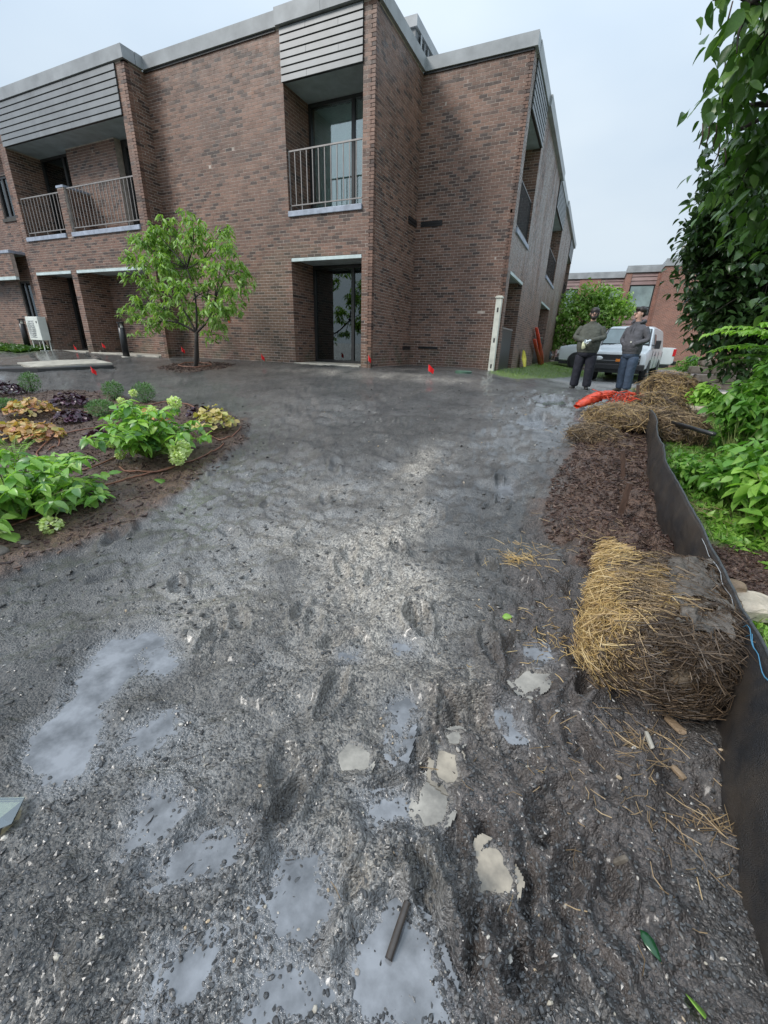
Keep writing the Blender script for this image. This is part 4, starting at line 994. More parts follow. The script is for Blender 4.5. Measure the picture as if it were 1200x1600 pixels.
cat, CC = bigtree('pod_tree', 'large-leaved tree overhanging the upper right corner with thin hanging pods', (6.2, 3.0, -.1),
    lobpx([(1215,30,4.0,.28),(1192,125,4.2,.20),(1235,110,4.2,.3),(1165,165,4.4,.15),(1205,190,4.5,.26),(1150,205,4.4,.14),(1225,250,4.6,.34),(1185,235,4.6,.18),(1172,5,3.9,.07),(1240,-20,4,.4),(1320,150,4.6,.8),(1340,300,4.8,.8),(1130,165,4.4,.06),(1290,20,4.3,.6),(1215,310,4.8,.25)]),
    480, 5, .85, .108, 'ovate', 'leaf_mid', 300, top=3.2, spread=.05)
for px, py, dx, L_ in [(1098,205,-6,40),(1108,200,-6,45),(1120,205,-8,42),(1125,235,-12,38),(1132,240,0,30),(1136,95,2,60),(1141,90,-3,65),(1145,20,-22,62),(1165,5,-16,40),(1196,40,-6,40)]:
    p = at(px, py - L_ * .3, 4.3) - np.array(cat.location); q = at(px + dx, py + L_ * .7, 4.3) - np.array(cat.location)
    MB().tube([p, p * .5 + q * .5 + np.array([.01, 0, 0]), q], [.004, .005, .003], 5).build('pod', M['twig'], cat, True)
bigtree('dark_tree', 'dense dark green maple-like tree behind the overhanging one at right', (5.4, 8.6, 0),
    lobpx([(1155,290,8.5,.50),(1190,300,8.3,.8),(1135,330,8.6,.35),(1115,350,8.7,.38),(1085,378,8.8,.28),(1110,385,8.6,.32),(1140,360,8.6,.5),(1170,390,8.4,.8),(1200,350,8.2,.8),(1135,430,8.7,.5),(1115,465,8.8,.40),(1160,450,8.5,.7),(1200,440,8.0,.9),(1105,490,8.9,.22),(1150,495,8.7,.6),(1190,500,8.3,.8),(1240,400,8.5,1.4),(1260,280,8.5,1.3),(1175,260,8.4,.5),(1210,540,8,.7)], .8),
    2600, 6, .55, .125, 'ovate', 'leaf_dark', 300, spread=.06)
# a round green tree near the far building
bigtree('round_tree', 'bright green round tree in front of the far brick building', (-1.0, 31.0, gz(-1, 31)),
    [((-1.6, 31, 4.2), (.9, 1, .9)), ((-.6, 31, 4.5), (1.1, 1, .9)), ((.5, 31.2, 4.3), (1.0, 1, .9)), ((-2.1, 30.6, 3.2), (.9, .9, 1.0)), ((-1, 30.8, 3.3), (1.2, 1.2, 1.2)), ((.4, 30.8, 3.3), (1.2, 1.1, 1.1)), ((1.2, 31, 3.9), (.6, .7, .6)), ((-1.8, 30.8, 2.2), (.9, .9, .7)), ((-.4, 31, 2.0), (1.4, 1, .8)), ((.9, 31, 2.4), (.8, .8, .7)), ((-2.7, 31, 2.4), (.6, .6, .7))],
    1100, 6, .4, .24, 'ovate', 'leaf_tree', 0, trunk_r=.14, spread=.1, top=1.2)

# shrubs and weeds beyond the silt fence
def shrub(label, px, py, h, w, n, size, kind='ovate', mat='leaf_weed', droop=.45, ind=60, name='leafy_shrub', base=None, group='shrubs beyond the silt fence', cat_='shrub', dens=5):
    b = GP(px, py) if base is None else np.array(base, float)
    t = thing(name, label, cat_, tuple(b), group=group)
    lb = []
    for i in range(7):
        a = rng.uniform(0, 6.28); rr = rng.uniform(0, .6) * w; hh = h * (rng.uniform(.35, .85) if i else .8)
        lb.append((b + np.array([rr * math.cos(a), rr * math.sin(a), hh]), (w * .45, w * .45, h * .28)))
    P, D_, Sz, C_ = crown(lb, n, dens, droop, .03, size)
    ok = P[:, 2] > b[2] - .02; leaves(t, P[ok], D_[ok], Sz[ok], kind, mat, ind)
    mb = MB()
    for c in C_[::4]: limb(mb, (rng.normal(0, .04), rng.normal(0, .04), -.02), c - b, .006, .003, n=4, seg=4)
    mb.build('stem', M['stem'] if mat != 'leaf_dark' else M['twig'], t, True)
    return t
shrub('bright broad-leaved weed clump at the right edge, nearest the camera above the grass', 1215, 860, .62, .42, 150, .13, mat='leaf_lime', ind=160)
shrub('weed clump just behind the brightest one, darker heart-shaped leaves', 1160, 800, .60, .42, 190, .11, ind=120)
shrub('low leafy clump hugging the silt fence where it bends', 1085, 765, .30, .30, 150, .075, ind=80)
shrub('tall leafy bush right of the black pipe', 1146, 722, .78, .46, 230, .11, ind=100)
shrub('leafy bush behind the tall one, touching the right edge', 1200, 720, 1.1, .6, 280, .12, ind=60)
shrub('mid-height bush below the stacked stone wall', 1172, 668, .85, .5, 230, .11, ind=40)
shrub('small pale-leaved sprout beside the stone wall rubble', 1096, 645, .40, .25, 60, .11, mat='leaf_lime', ind=30)
shrub('darker shrub in front of the stone wall at right', 1222, 640, 1.3, .8, 400, .11, mat='leaf_mid', ind=30)
shrub('dark bush filling the corner above the stone wall', 1240, 612, 1.9, 1.1, 520, .12, mat='leaf_dark', ind=0)
shrub('tangled brownish brush lying on top of the stone wall', 1135, 598, .95, .9, 260, .09, mat='leaf_mid', ind=0, droop=.1, kind='lance', base=(5.4, 16.2, .75))
shrub('small green shrub on the lawn behind the van', 1058, 580, .9, .8, 200, .13, base=(4.6, 26.5, .5), group=None, ind=0)
# arching sprays of paired narrow leaflets
def sprays(label, base, tips, size, mat, group='arching sprays at the right edge'):
    base = np.array(base, float); t = thing('arching_plant', label, 'plant', tuple(base), group=group); mb = MB(); P = []; D_ = []; Sz = []
    for tip in tips:
        tip = np.array(tip, float); top = (base + tip) / 2 + np.array([0, 0, .35 * np.linalg.norm(tip - base)])
        pts = [(1 - s) ** 2 * base + 2 * s * (1 - s) * top + s * s * tip for s in np.linspace(0, 1, 14)]
        mb.tube([p - base for p in pts], list(np.linspace(.008, .003, 14)), 5)
        for i in range(4, 40):
            s = i / 40; p = (1 - s) ** 2 * base + 2 * s * (1 - s) * top + s * s * tip; tg = _n(2 * (1 - s) * (top - base) + 2 * s * (tip - top)); sd = _n(np.cross(tg, (0, 0, 1)))
            for sg in (-1, 1): P.append(p); D_.append(sd * sg + tg * .5 + np.array([0, 0, .05]) + rng.normal(0, .12, 3)); Sz.append(size * (1.1 - .5 * s) * rng.uniform(.8, 1.1))
    mb.build('stem', M['stem'], t, True); leaves(t, P, D_, Sz, 'lance', mat, min(200, len(P)))
    return t
sprays('long arching sprays of narrow bright leaves reaching left over the stone wall', at(1290, 600, 6.5), [at(1095, 525, 6.6), at(1120, 515, 6.3), at(1150, 520, 6.0), at(1190, 505, 6.2), at(1110, 550, 6.8)], .17, 'leaf_lime')
sprays('darker arching sprays below the bright ones', at(1300, 650, 6.0), [at(1130, 560, 6.6), at(1105, 578, 7.0), at(1170, 545, 6.0), at(1200, 560, 5.8), at(1095, 640, 6.2)], .15, 'leaf_mid')
# low ground cover and grass
def cover(n, fn, size, kind, mat, name, up=1.2):
    x, y = fn(n); g = ground(x, y, False); m = g[4] > .45; x, y, z = x[m], y[m], g[0][m]; k = len(x)
    D_ = np.stack([rng.normal(0, .6, k), rng.normal(0, .6, k), np.full(k, up)], -1)
    t = None; P = np.stack([x, y, z], -1)
    Fm = frames(D_); s_ = size * rng.uniform(.5, 1.3, k)
    T, TF = LT[kind]; o = scatter(name, P, Fm, np.stack([s_, s_, s_], -1), T, TF, M[mat], .05, None, True); tag(o, kind='stuff')
cover(10000, lambda n: (rng.uniform(.8, 2.8, n), 1.4 + 6 * rng.random(n) ** 1.3), .085, 'blade', 'grass', 'grass')
cover(6500, lambda n: (rng.uniform(.9, 2.8, n), 2.6 + 4.5 * rng.random(n)), .05, 'small', 'leaf_weed', 'ground_cover', .6)
cover(5000, lambda n: (rng.uniform(1.1, 2.4, n), 2.0 + 3 * rng.random(n)), .075, 'small', 'leaf_lime', 'ground_cover', .5)
def polyfn(P, pad=.3):
    a = np.array(P); return lambda n: (rng.uniform(a[:, 0].min() - pad, a[:, 0].max() + pad, n), rng.uniform(a[:, 1].min() - pad, a[:, 1].max() + pad, n))
cover(13000, polyfn(GRASS1), .085, 'blade', 'grass', 'grass')
cover(9000, lambda n: (rng.uniform(-3, 9, n), 20.5 + 5 * rng.random(n)), .10, 'blade', 'grass', 'grass')
cover(7000, lambda n: (rng.uniform(-22, -17.4, n), rng.uniform(8.2, 9.8, n)), .16, 'small', 'leaf_mid', 'ground_cover', .6)

# ------------------------------------------------------------------ the planting bed on the left
def hydrangea(label, b, w, h, nst, size, heads, ind, group='hydrangeas in the bed'):
    b = np.array(b, float); t = thing('hydrangea', label, 'plant', tuple(b), group=group); P = []; D_ = []; Sz = []; mb = MB(); tips = []
    for i in range(nst):
        a = rng.uniform(0, 6.28); rr = w * rng.uniform(.2, 1) ; hh = h * rng.uniform(.45, 1) * (1.1 - .5 * rr / w)
        tip = np.array([rr * math.cos(a), rr * math.sin(a), hh]); mid = tip * .45 + np.array([0, 0, hh * .25]); tips.append(tip)
        pts = [(1 - s) ** 2 * np.zeros(3) + 2 * s * (1 - s) * mid + s * s * tip for s in np.linspace(0, 1, 7)]; mb.tube(pts, list(np.linspace(.006, .003, 7)), 5)
        for s in (.35, .5, .65, .8, .92, 1.0):
            p = 2 * s * (1 - s) * mid + s * s * tip; a0 = rng.uniform(0, 6.28)
            for q in range(3 if s > .9 else 2):
                a2 = a0 + q * (2.1 if s > .9 else 3.14) + rng.normal(0, .2); P.append(b + p); D_.append((math.cos(a2), math.sin(a2), -.25 + rng.normal(0, .3))); Sz.append(size * rng.uniform(.7, 1.15))
    mb.build('stem', M['stem'], t, True); leaves(t, P, D_, Sz, 'ovate', 'leaf_hyd', ind)
    for hd in heads:
        c = np.array(hd[:3]) - b; r = hd[3]; n = 150
        u = unit(n) * r * rng.uniform(.75, 1.0, n)[:, None]; u[:, 2] *= .85
        o = scatter('flower_head', u + c, frames(unit(n) * .8 + u / r * .5), np.full((n, 3), r * .42), *LT['round'], M['flower'], .1, t, False)
        m2 = MB().tube([np.zeros(3), c * .5 + np.array([0, 0, .08]), c], [.005, .004, .003], 5).build('flower_stalk', M['stem'], o, True)
    return t
def rad3(px, py, up): p = GP(px, py); return p + np.array([0, 0, up])
h1 = GP(238, 725)
hydrangea('large hydrangea with lime flower heads in the middle front of the bed', h1, .66, .66, 52, .125,
    [(*(tw2), r) for tw2, r in [(h1 + np.array([-.46, -.12, .17]), .075), (h1 + np.array([.47, .02, .16]), .10), (h1 + np.array([.25, .22, .62]), .065), (h1 + np.array([-.05, .15, .50]), .055), (h1 + np.array([-.18, -.05, .30]), .06), (h1 + np.array([.05, -.1, .32]), .055), (h1 + np.array([-.2, -.22, .06]), .045), (h1 + np.array([.55, -.1, .1]), .07)]], 220)
h2 = GP(30, 815)
hydrangea('sprawling hydrangea at the left edge of the bed, nearest the camera', h2, .80, .60, 66, .12,
    [(*(h2 + np.array(o)), r) for o, r in [((.30, -.30, .03), .075), ((-.1, -.15, .12), .07), ((.12, -.1, .1), .06), ((-.3, .1, .2), .06)]], 260)
hydrangea('low leafy hydrangea shoot trailing towards the gravel', GP(120, 800), .30, .18, 10, .11, [(*(rad3(85, 838, .05)), .07)], 60)
hydrangea('small hydrangea behind the large one, with yellow-green heads', GP(205, 665), .22, .32, 9, .09, [(*(rad3(195, 655, .22)), .05), (*(rad3(215, 650, .30)), .055)], 30)
def heuchera(label, px, py, r, h, n, mat, size=.075, group='heucheras in the bed', ind=30):
    r *= 1.25; h *= 1.45; n = int(n * 1.4); b = GP(px, py); t = thing('heuchera', label, 'plant', tuple(b), group=group)
    a = rng.uniform(0, 6.28, n); rr = r * np.sqrt(rng.random(n)); z = h * (1 - .7 * (rr / r) ** 2) * rng.uniform(.7, 1.1, n)
    P = b + np.stack([rr * np.cos(a), rr * np.sin(a), z], -1); D_ = np.stack([np.cos(a) + rng.normal(0, .5, n), np.sin(a) + rng.normal(0, .5, n), rng.normal(-.15, .3, n)], -1)
    leaves(t, P, D_, size * rng.uniform(.7, 1.25, n), 'lobed', mat, ind)
    mb = MB()
    for p in P[::3]: mb.tube([np.zeros(3), (p - b) * .6 + np.array([0, 0, .02]), p - b], .002, 4)
    mb.build('stem', M['twig'], t); return t
heuchera('amber heuchera mound at the back left of the bed', 52, 655, .24, .17, 130, 'heu_o')
heuchera('peach and yellow heuchera mound in the left middle of the bed', 35, 690, .24, .16, 130, 'heu_o')
heuchera('amber heuchera spilling beside the left hydrangea', 66, 693, .2, .13, 90, 'heu_o')
heuchera('yellow heuchera at the right tip of the bed', 336, 682, .21, .2, 90, 'heu_y')
heuchera('small orange heuchera hidden behind the large hydrangea', 245, 690, .16, .26, 50, 'heu_o', ind=20)
heuchera('dark purple heuchera behind the amber mound', 112, 638, .20, .14, 90, 'heu_p')
heuchera('purple heuchera between amber mound and small hydrangea', 115, 664, .17, .11, 80, 'heu_p')
heuchera('purple heuchera at the far left edge of the bed', 12, 620, .22, .16, 90, 'heu_p')
heuchera('purple heuchera under the large hydrangea', 165, 705, .15, .14, 60, 'heu_p')
heuchera('small purple heuchera behind the yellow one', 315, 658, .12, .12, 40, 'heu_p', ind=10)
def ball(label, px, py, r, h, n=260, group='small round shrubs in the bed'):
    b = GP(px, py); t = thing('round_shrub', label, 'shrub', tuple(b), group=group)
    u = unit(n * 5) * (rng.random(n * 5) ** .3)[:, None]; P = b + u * np.array([r, r, h * .5]) * (1 + .12 * vn(u[:, 0] * 3, u[:, 1] * 3 + u[:, 2] * 2, 7))[:, None] + np.array([0, 0, h * .55])
    leaves(t, P, u + np.array([0, 0, .5]) + rng.normal(0, .3, u.shape), .034 * rng.uniform(.7, 1.2, len(P)), 'lance', 'box', 0)
    mb = MB()
    for i in range(16): mb.tube([np.zeros(3), (P[i * 7] - b) * .9], .003, 4)
    mb.build('stem', M['twig'], t)
ball('lone round green shrub at the back left of the bed', 52, 617, .17, .34)
ball('round green shrub at the back of the bed, left of two', 180, 628, .17, .30)
ball('round green shrub behind the small hydrangea', 228, 632, .18, .32)
ball('low round shrub in front of the two back ones', 162, 655, .20, .24)
ball('flat pale green plant at the left edge behind the amber mound', 10, 648, .22, .16)
# a fern
fb = GP(30, 740); t = thing('fern', 'bright green fern above the left hydrangea', 'plant', tuple(fb)); P = []; D_ = []; mb = MB(); Sz = []
for i in range(11):
    a = i * .57 + .2; tip = np.array([.30 * math.cos(a), .30 * math.sin(a), .30]); md = tip * .4 + np.array([0, 0, .22]); pts = [2 * s * (1 - s) * md + s * s * tip for s in np.linspace(0, 1, 8)]; mb.tube(pts, .0025, 4)
    for k in range(3, 22):
        s = k / 22; p = 2 * s * (1 - s) * md + s * s * tip
        for sg in (-1, 1): P.append(fb + p); D_.append((-math.sin(a) * sg + .3 * math.cos(a), math.cos(a) * sg + .3 * math.sin(a), .05)); Sz.append(.075 * (1.1 - s))
mb.build('stem', M['stem'], t); leaves(t, P, D_, Sz, 'lance', 'leaf_lime', 40)
# brown drip hoses snaking through the bed, and the ring round the tree
M['hose'] = pm('brown_hose', (.20, .085, .05), .45, 20, .3)
def hose(label, pts, r=.009, group='brown drip hoses in the bed', z=.015):
    W = [GP(*p) + np.array([0, 0, z]) for p in pts]; out_ = []
    for i in range(len(W) - 1):
        p0, p1, p2, p3 = W[max(i - 1, 0)], W[i], W[i + 1], W[min(i + 2, len(W) - 1)]
        for s in np.linspace(0, 1, 7)[:-1]:
            q = .5 * ((2 * p1) + (-p0 + p2) * s + (2 * p0 - 5 * p1 + 4 * p2 - p3) * s * s + (-p0 + 3 * p1 - 3 * p2 + p3) * s ** 3)
            q[2] = gh(q[0], q[1]) + z + .004 * math.sin(i * 3 + s * 5); out_.append(q)
    out_.append(W[-1]); tag(MB().tube(out_, r, 7).build('drip_hose', M['hose'], None, True), label, 'hose', group)
hose('brown drip hose curving along the front of the bed at lower left', [(0, 838), (40, 828), (80, 812), (120, 795), (150, 775), (200, 755), (240, 745), (275, 735)])
hose('brown drip hose looping round the large hydrangea', [(188, 735), (200, 742), (240, 745), (300, 728), (335, 712), (350, 700)])
hose('brown drip hose at the right tip of the bed', [(300, 668), (330, 690), (350, 694), (368, 685), (378, 676)])
hose('brown drip hose crossing behind the purple heucheras', [(0, 652), (60, 648), (130, 652), (200, 645), (270, 635), (340, 655)])
hose('brown drip hose in the middle of the bed', [(80, 690), (120, 682), (170, 672), (195, 668)])
hose('brown drip hose looping beside the left hydrangea', [(80, 715), (95, 700), (88, 692), (60, 720), (120, 742), (190, 720)])
hose('brown drip hose at the left edge below the fern', [(0, 822), (30, 820), (60, 800), (110, 800)])
ring = [(TREE0[0] + .42 * math.cos(a), TREE0[1] + .36 * math.sin(a)) for a in np.linspace(0, 6.28, 30)]
tag(MB().tube([(x, y, gh(x, y) + .05) for x, y in ring], .012, 6, False).build('drip_hose', M['hose'], None, True), 'ring of brown drip hose lying round the young tree trunk', 'hose')
#SECTION4
# ------------------------------------------------------------------ straw
M['straw_gold'] = pm('golden_straw', [(.42, .28, .10), (.54, .39, .17), (.32, .20, .075), (.60, .46, .24), (.24, .145, .06), (.46, .31, .12)], .5)
M['straw_dull'] = pm('weathered_straw', [(.22, .15, .08), (.33, .23, .12), (.15, .10, .055), (.40, .29, .16), (.11, .075, .045), (.26, .18, .10)], .6)
M['straw_dark'] = pm('wet_dark_straw', [(.045, .030, .020), (.085, .056, .034), (.03, .021, .015), (.15, .10, .058), (.055, .037, .025)], .5)
M['mud'] = pm('drying_mud', [(.10, .075, .05)], .6, 7, .5, 25, .8, .02)
STRAW_V = np.array([(0, -.5, -.5), (0, .5, -.5), (0, 0, .5), (.5, -.5, -.4), (.5, .5, -.4), (.5, 0, .6), (1, -.35, -.5), (1, .35, -.5), (1, 0, .3)]); STRAW_F = np.array([(0, 3, 4, 1), (1, 4, 5, 2), (2, 5, 3, 0), (3, 6, 7, 4), (4, 7, 8, 5), (5, 8, 6, 3)])
def straws(parent, P, D_, Ls, mat, w=.0028, name='straw'):
    n = len(P); T = STRAW_V.copy(); Fm = frames(D_)
    V = np.tile(T[None], (n, 1, 1)); bend = rng.normal(0, .09, (n, 2))
    V[:, :, 1] *= (w / Ls)[:, None]; V[:, :, 2] *= (w / Ls)[:, None]
    V[:, 3:6, 1] += bend[:, 0, None]; V[:, 3:6, 2] += bend[:, 1, None] * .7
    V = np.einsum('nij,nkj->nki', Fm, V * Ls[:, None, None]) + P[:, None, :]
    F = (STRAW_F[None] + (np.arange(n) * 9)[:, None, None]).reshape(-1, 4)
    return tag(mesh_np(name, V.reshape(-1, 3), F, M[mat], parent), kind='stuff')
def sell(u, v, r, e=.45):
    sg = lambda a, p: np.sign(a) * np.abs(a) ** p
    return np.stack([r[0] * sg(np.cos(v), e) * sg(np.cos(u), e), r[1] * sg(np.cos(v), e) * sg(np.sin(u), e), r[2] * sg(np.sin(v), e)], -1)
def bale(label, c, r, rz, n, mats, e=.5, lump=.03, name='straw_bale', group=None, dirn=(1, .15, 0), wild=.45, wr=.0028, L0=.13, gold=None, flakes=0):
    def fl(q): return 1 - (.10 * np.exp(-((np.mod(q[:, 1] + .02 * fbm(q[:, 0] * 5, q[:, 2] * 5, 9), flakes) - flakes / 2) / .022) ** 2) if flakes else 0) * np.ones(len(q))
    c = np.array(c, float); t = thing(name, label, 'straw bale' if name == 'straw_bale' else 'straw', tuple(c), rz, group)
    U, W = np.meshgrid(np.linspace(0, 2 * np.pi, 57)[:-1], np.linspace(-np.pi / 2, np.pi / 2, 25))
    p = sell(U, W, r, e); q = p.reshape(-1, 3)
    q = q * (1 + lump / .3 * (fbm(q[:, 0] * 6 + q[:, 2] * 4, q[:, 1] * 6 + q[:, 2] * 3, 401, 4))[:, None])
    q = q * fl(q)[:, None]
    i = np.arange(24)[:, None] * 56 + np.arange(56)[None]; j = np.arange(24)[:, None] * 56 + (np.arange(56)[None] + 1) % 56
    mesh_np('packed_core', q, np.stack([i, j, j + 56, i + 56], -1).reshape(-1, 4), M['mud'], t, True)
    n = int(n * 1.15); d_ = unit(n); d_[:, 2] = np.where(d_[:, 2] < -.5, -d_[:, 2], d_[:, 2]); m_e = 2 / e; P = d_ * ((np.abs(d_) ** m_e).sum(1) ** (-1 / m_e))[:, None] * np.array(r)
    P = P * (1 + lump / .3 * (fbm(P[:, 0] * 6 + P[:, 2] * 4, P[:, 1] * 6 + P[:, 2] * 3, 401, 4))[:, None])
    P = P * fl(P)[:, None]
    N = P / np.array(r) ** 2; N /= np.linalg.norm(N, axis=1, keepdims=True)
    D_ = np.array(dirn, float)[None] * rng.choice([-1, 1], (n, 1)) + rng.normal(0, wild, (n, 3)); D_ -= N * (D_ * N).sum(1, keepdims=True) * .85
    D_ /= np.linalg.norm(D_, axis=1, keepdims=True); Ls = L0 * rng.uniform(.35, 1.2, n)
    P = P - D_ * Ls[:, None] * .5 + N * (.004 + .35 * Ls[:, None] * np.clip(rng.normal(0, .5, (n, 1)), 0, 1))
    sel = (gold(P) if gold else rng.random(n)) ; k = np.digitize(sel, np.linspace(0, 1, len(mats) + 1)[1:-1])
    for i_, m_ in enumerate(mats):
        if (k == i_).any(): straws(t, P[k == i_], D_[k == i_], Ls[k == i_], m_, wr)
    return t
def goldmap(P):
    f = .45 - P[:, 0] * 1.7 + (P[:, 2] - .05) * .1 + .55 * fbm(P[:, 0] * 7, P[:, 1] * 6, 410) + rng.normal(0, .09, len(P))
    f = f - .6 * np.clip(-P[:, 1] - .26, 0, .3) * 2
    return 1 - np.clip(f * 1.1 - .08, 0, .999)
BC = (.545, 2.24, gh(.54, 2.2) + .15)
bb = bale('big wet straw bale by the silt fence, golden on its left and muddy on top', BC, (.285, .47, .185), R(-4), 14000, ['straw_gold', 'straw_dull', 'straw_dark', 'straw_dark'], e=.34, lump=.10, flakes=.17, gold=goldmap, wild=.75, L0=.11)
# drying mud caked on top of the bale
m_e = 2 / .34; A3 = (.285, .47, .185); V = []; gx, gy = np.meshgrid(np.linspace(-.10, .26, 66), np.linspace(-.36, .44, 130))
zz = A3[2] * np.clip(1 - np.abs(gx / A3[0]) ** m_e - np.abs(gy / A3[1]) ** m_e, 0, 1) ** (1 / m_e); nn_ = 1 + .10 / .3 * fbm(gx * 6 + zz * 4, gy * 6 + zz * 3, 401, 4)
edge = fbm(gx * 9 + 4, gy * 9, 431, 4) - 1.1 * np.clip(.03 - gx, 0, 1) * 6 - .5 * np.clip(np.abs(gy) - .25, 0, 1) * 4 + .22
V = np.stack([gx * nn_, gy * nn_, zz * nn_ + .020 + .028 * np.clip(edge, -.4, .4) + .022 * np.abs(fbm(gx * 14, gy * 22, 433, 3)) + .006 * fbm(gx * 60, gy * 60, 434, 2)], -1).reshape(-1, 3)
q_ = np.arange(129)[:, None] * 66 + np.arange(65)[None]; F = np.stack([q_, q_ + 1, q_ + 67, q_ + 66], -1).reshape(-1, 4); F = F[(edge.ravel()[F].mean(1) > 0) & (zz.ravel()[F].min(1) > .06)]
M['bale_mud'] = pm('bale_mud', [(.105, .088, .072)], .5, 14, .55, 45, 1.0, .014)
mesh_np('mud_cake', V, F, M['bale_mud'], bb, True)
def heap(label, px, py, r, n, mats, rz=0, up=.0, **k):
    n = int(n * .75); p = GP(px, py); return bale(label, (p[0], p[1], p[2] + r[2] * .45 + up), r, rz, n, mats, e=1.0, lump=.17, name='straw_heap', group='broken straw heaps along the silt fence', wild=1.3, wr=.004, L0=.24, **k)
heap('flattened straw heap below the orange plastic roll', 968, 672, (.36, .28, .09), 5600, ['straw_dull', 'straw_gold', 'straw_dull', 'straw_dark'])
heap('straw clump spilling down from the flattened heap', 925, 690, (.22, .16, .06), 1300, ['straw_dull', 'straw_dark'])
heap('farthest and tallest straw heap near the two men', 1040, 630, (.40, .36, .27), 5500, ['straw_dull', 'straw_gold', 'straw_dark'])
heap('dull straw heap just before the tallest one', 1025, 652, (.30, .28, .17), 3600, ['straw_dull', 'straw_gold', 'straw_dark', 'straw_dark'])
heap('dark wet straw heap outside the fence by the black pipe', 1052, 682, (.26, .36, .15), 3600, ['straw_dull', 'straw_dark'])
# loose straw on the ground
def loose(cx_, cy_, rad, n, mat, L0=.1):
    c = G(cx_, cy_); a = rng.uniform(0, 6.28, n); rr = rad * np.abs(rng.normal(0, .6, n)); x = c[0] + rr * np.cos(a); y = c[1] + rr * np.sin(a); z = ground(x, y)[0] + .008
    b = rng.uniform(0, 6.28, n); return straws(None, np.stack([x, y, z], -1), np.stack([np.cos(b), np.sin(b), rng.normal(0, .12, n)], -1), L0 * rng.uniform(.3, 1.2, n), mat, .0025, 'loose_straw')
loose(808, 872, .17, 110, 'straw_gold', .13); loose(1000, 1180, .35, 120, 'straw_dull'); loose(930, 860, .5, 150, 'straw_dull'); loose(870, 1000, .5, 110, 'straw_gold', .07); loose(1120, 1300, .2, 70, 'straw_dull'); loose(950, 700, .6, 220, 'straw_dull', .13); loose(900, 1250, .6, 60, 'straw_dull', .06); loose(1010, 760, .5, 160, 'straw_dark', .12); loose(1090, 800, .35, 100, 'straw_dull', .15)

# ------------------------------------------------------------------ silt fence
m, t, bs = nodes('woven_black_cloth'); M['silt'] = m
co = t.nodes.new('ShaderNodeTexCoord').outputs['Object']
dn = ramp(t, noise(t, 4.5, 5, .65, co), [(.38, (0,) * 3), (.66, (1,) * 3)])
sx = t.nodes.new('ShaderNodeSeparateXYZ'); t.links.new(co, sx.inputs[0])
t.links.new(mixc(t, mth(t, 'MULTIPLY', dn, .55), (.022, .022, .024), (.085, .064, .046)), bs.inputs['Base Color']); bs.inputs['Roughness'].default_value = .38
wv = t.nodes.new('ShaderNodeTexVoronoi'); wv.inputs['Scale'].default_value = 260; t.links.new(co, wv.inputs['Vector'])
bump(t, bs, mth(t, 'ADD', wv.outputs['Distance'], noise(t, 9, 4, .6, co, (1, 1, .5))), .6, .006)
FP = [(.74, .30, .42, .10), (.725, .62, .42, .10), (.715, .95, .41, .10), (.715, 1.2, .40, .10), (.725, 1.45, .385, .08), (.77, 1.75, .36, .06), (.80, 2.05, .35, .04), (.83, 2.4, .33, .01), (.84, 2.8, .33, -.01), (.81, 3.1, .33, .0), (.77, 3.4, .33, .0), (.725, 3.75, .32, .02), (.69, 4.15, .32, .05), (.70, 4.5, .31, .05), (.72, 4.9, .29, .02), (.76, 5.3, .31, .0), (.77, 5.9, .29, .0), (.72, 6.3, .22, .02), (.68, 6.8, .20, .03), (.66, 7.2, .16, .1)]
fence = thing('silt_fence', 'black woven silt fence sagging along the right side between mulch and weeds', 'fence', (FP[0][0], FP[0][1], 0))
FA = np.array(FP); tt = np.linspace(0, len(FP) - 1, 190); FI = np.stack([np.interp(tt, np.arange(len(FP)), FA[:, k]) for k in range(4)], -1)
k_ = np.array([1, 4, 6, 4, 1]) / 16
for c in range(4): FI[2:-2, c] = np.convolve(FI[:, c], k_, 'same')[2:-2]
V = []; NV = 16; ZBs = np.array([gh(x, y) for x, y, h, ln in FI]); ZSm = np.convolve(np.pad(ZBs, 14, mode='edge'), np.ones(29) / 29, 'valid')
for i, (x, y, h, ln) in enumerate(FI):
    zb = ZBs[i] - .05; dz_ = ZSm[i] - ZBs[i]
    for j in range(NV):
        s = j / (NV - 1); wv_ = .03 * float(fbm(y * 2.2 + s * .8, s * .6 + 2, 500)) * s + .016 * float(fbm(y * 7, s * 4, 501)) * (1 - .8 * s) + .014 * abs(float(fbm(y * 9 + s * 6, s * 3, 502))) * (1 - s * .7)
        V.append((x + ln * s ** 1.3 + wv_ - .025 * math.sin(math.pi * s), y, zb + .05 + (h + dz_) * s + .012 * float(vn(y * 2.5, 3, 9)) * s - (.05 * (1 - s)) ))
i = np.arange(189)[:, None] * NV + np.arange(NV - 1)[None]
F = np.stack([i, i + 1, i + NV + 1, i + NV], -1).reshape(-1, 4)
off = np.array([FP[0][0], FP[0][1], 0])
cl = mesh_np('fence_cloth', np.array(V) - off, F, M['silt'], fence, True); s_ = cl.modifiers.new('s', 'SOLIDIFY'); s_.thickness = .004
top = np.array(V).reshape(190, NV, 3)[:, -1] - off
M['hem'] = pm('grey_hem', [(.055, .06, .065)], .4, 30, .4)
MB().tube(top + np.array([.004, 0, .0]), .0075, 6).build('top_hem', M['hem'], fence, True)
M['twine_w'] = pm('pale_cord', [(.42, .44, .46)], .6); M['twine_b'] = pm('blue_twine', [(.06, .20, .32)], .5)
for k, i0, i1, mt, dz in (('cord', 64, 84, 'twine_w', -.02), ('cord', 36, 44, 'twine_w', -.03)):
    MB().tube([top[q] + np.array([-.012 - .004 * math.sin(q), 0, dz + .006 * math.sin(q * .7)]) for q in range(i0, i1)], .0016, 5).build(k, M[mt], fence, True)
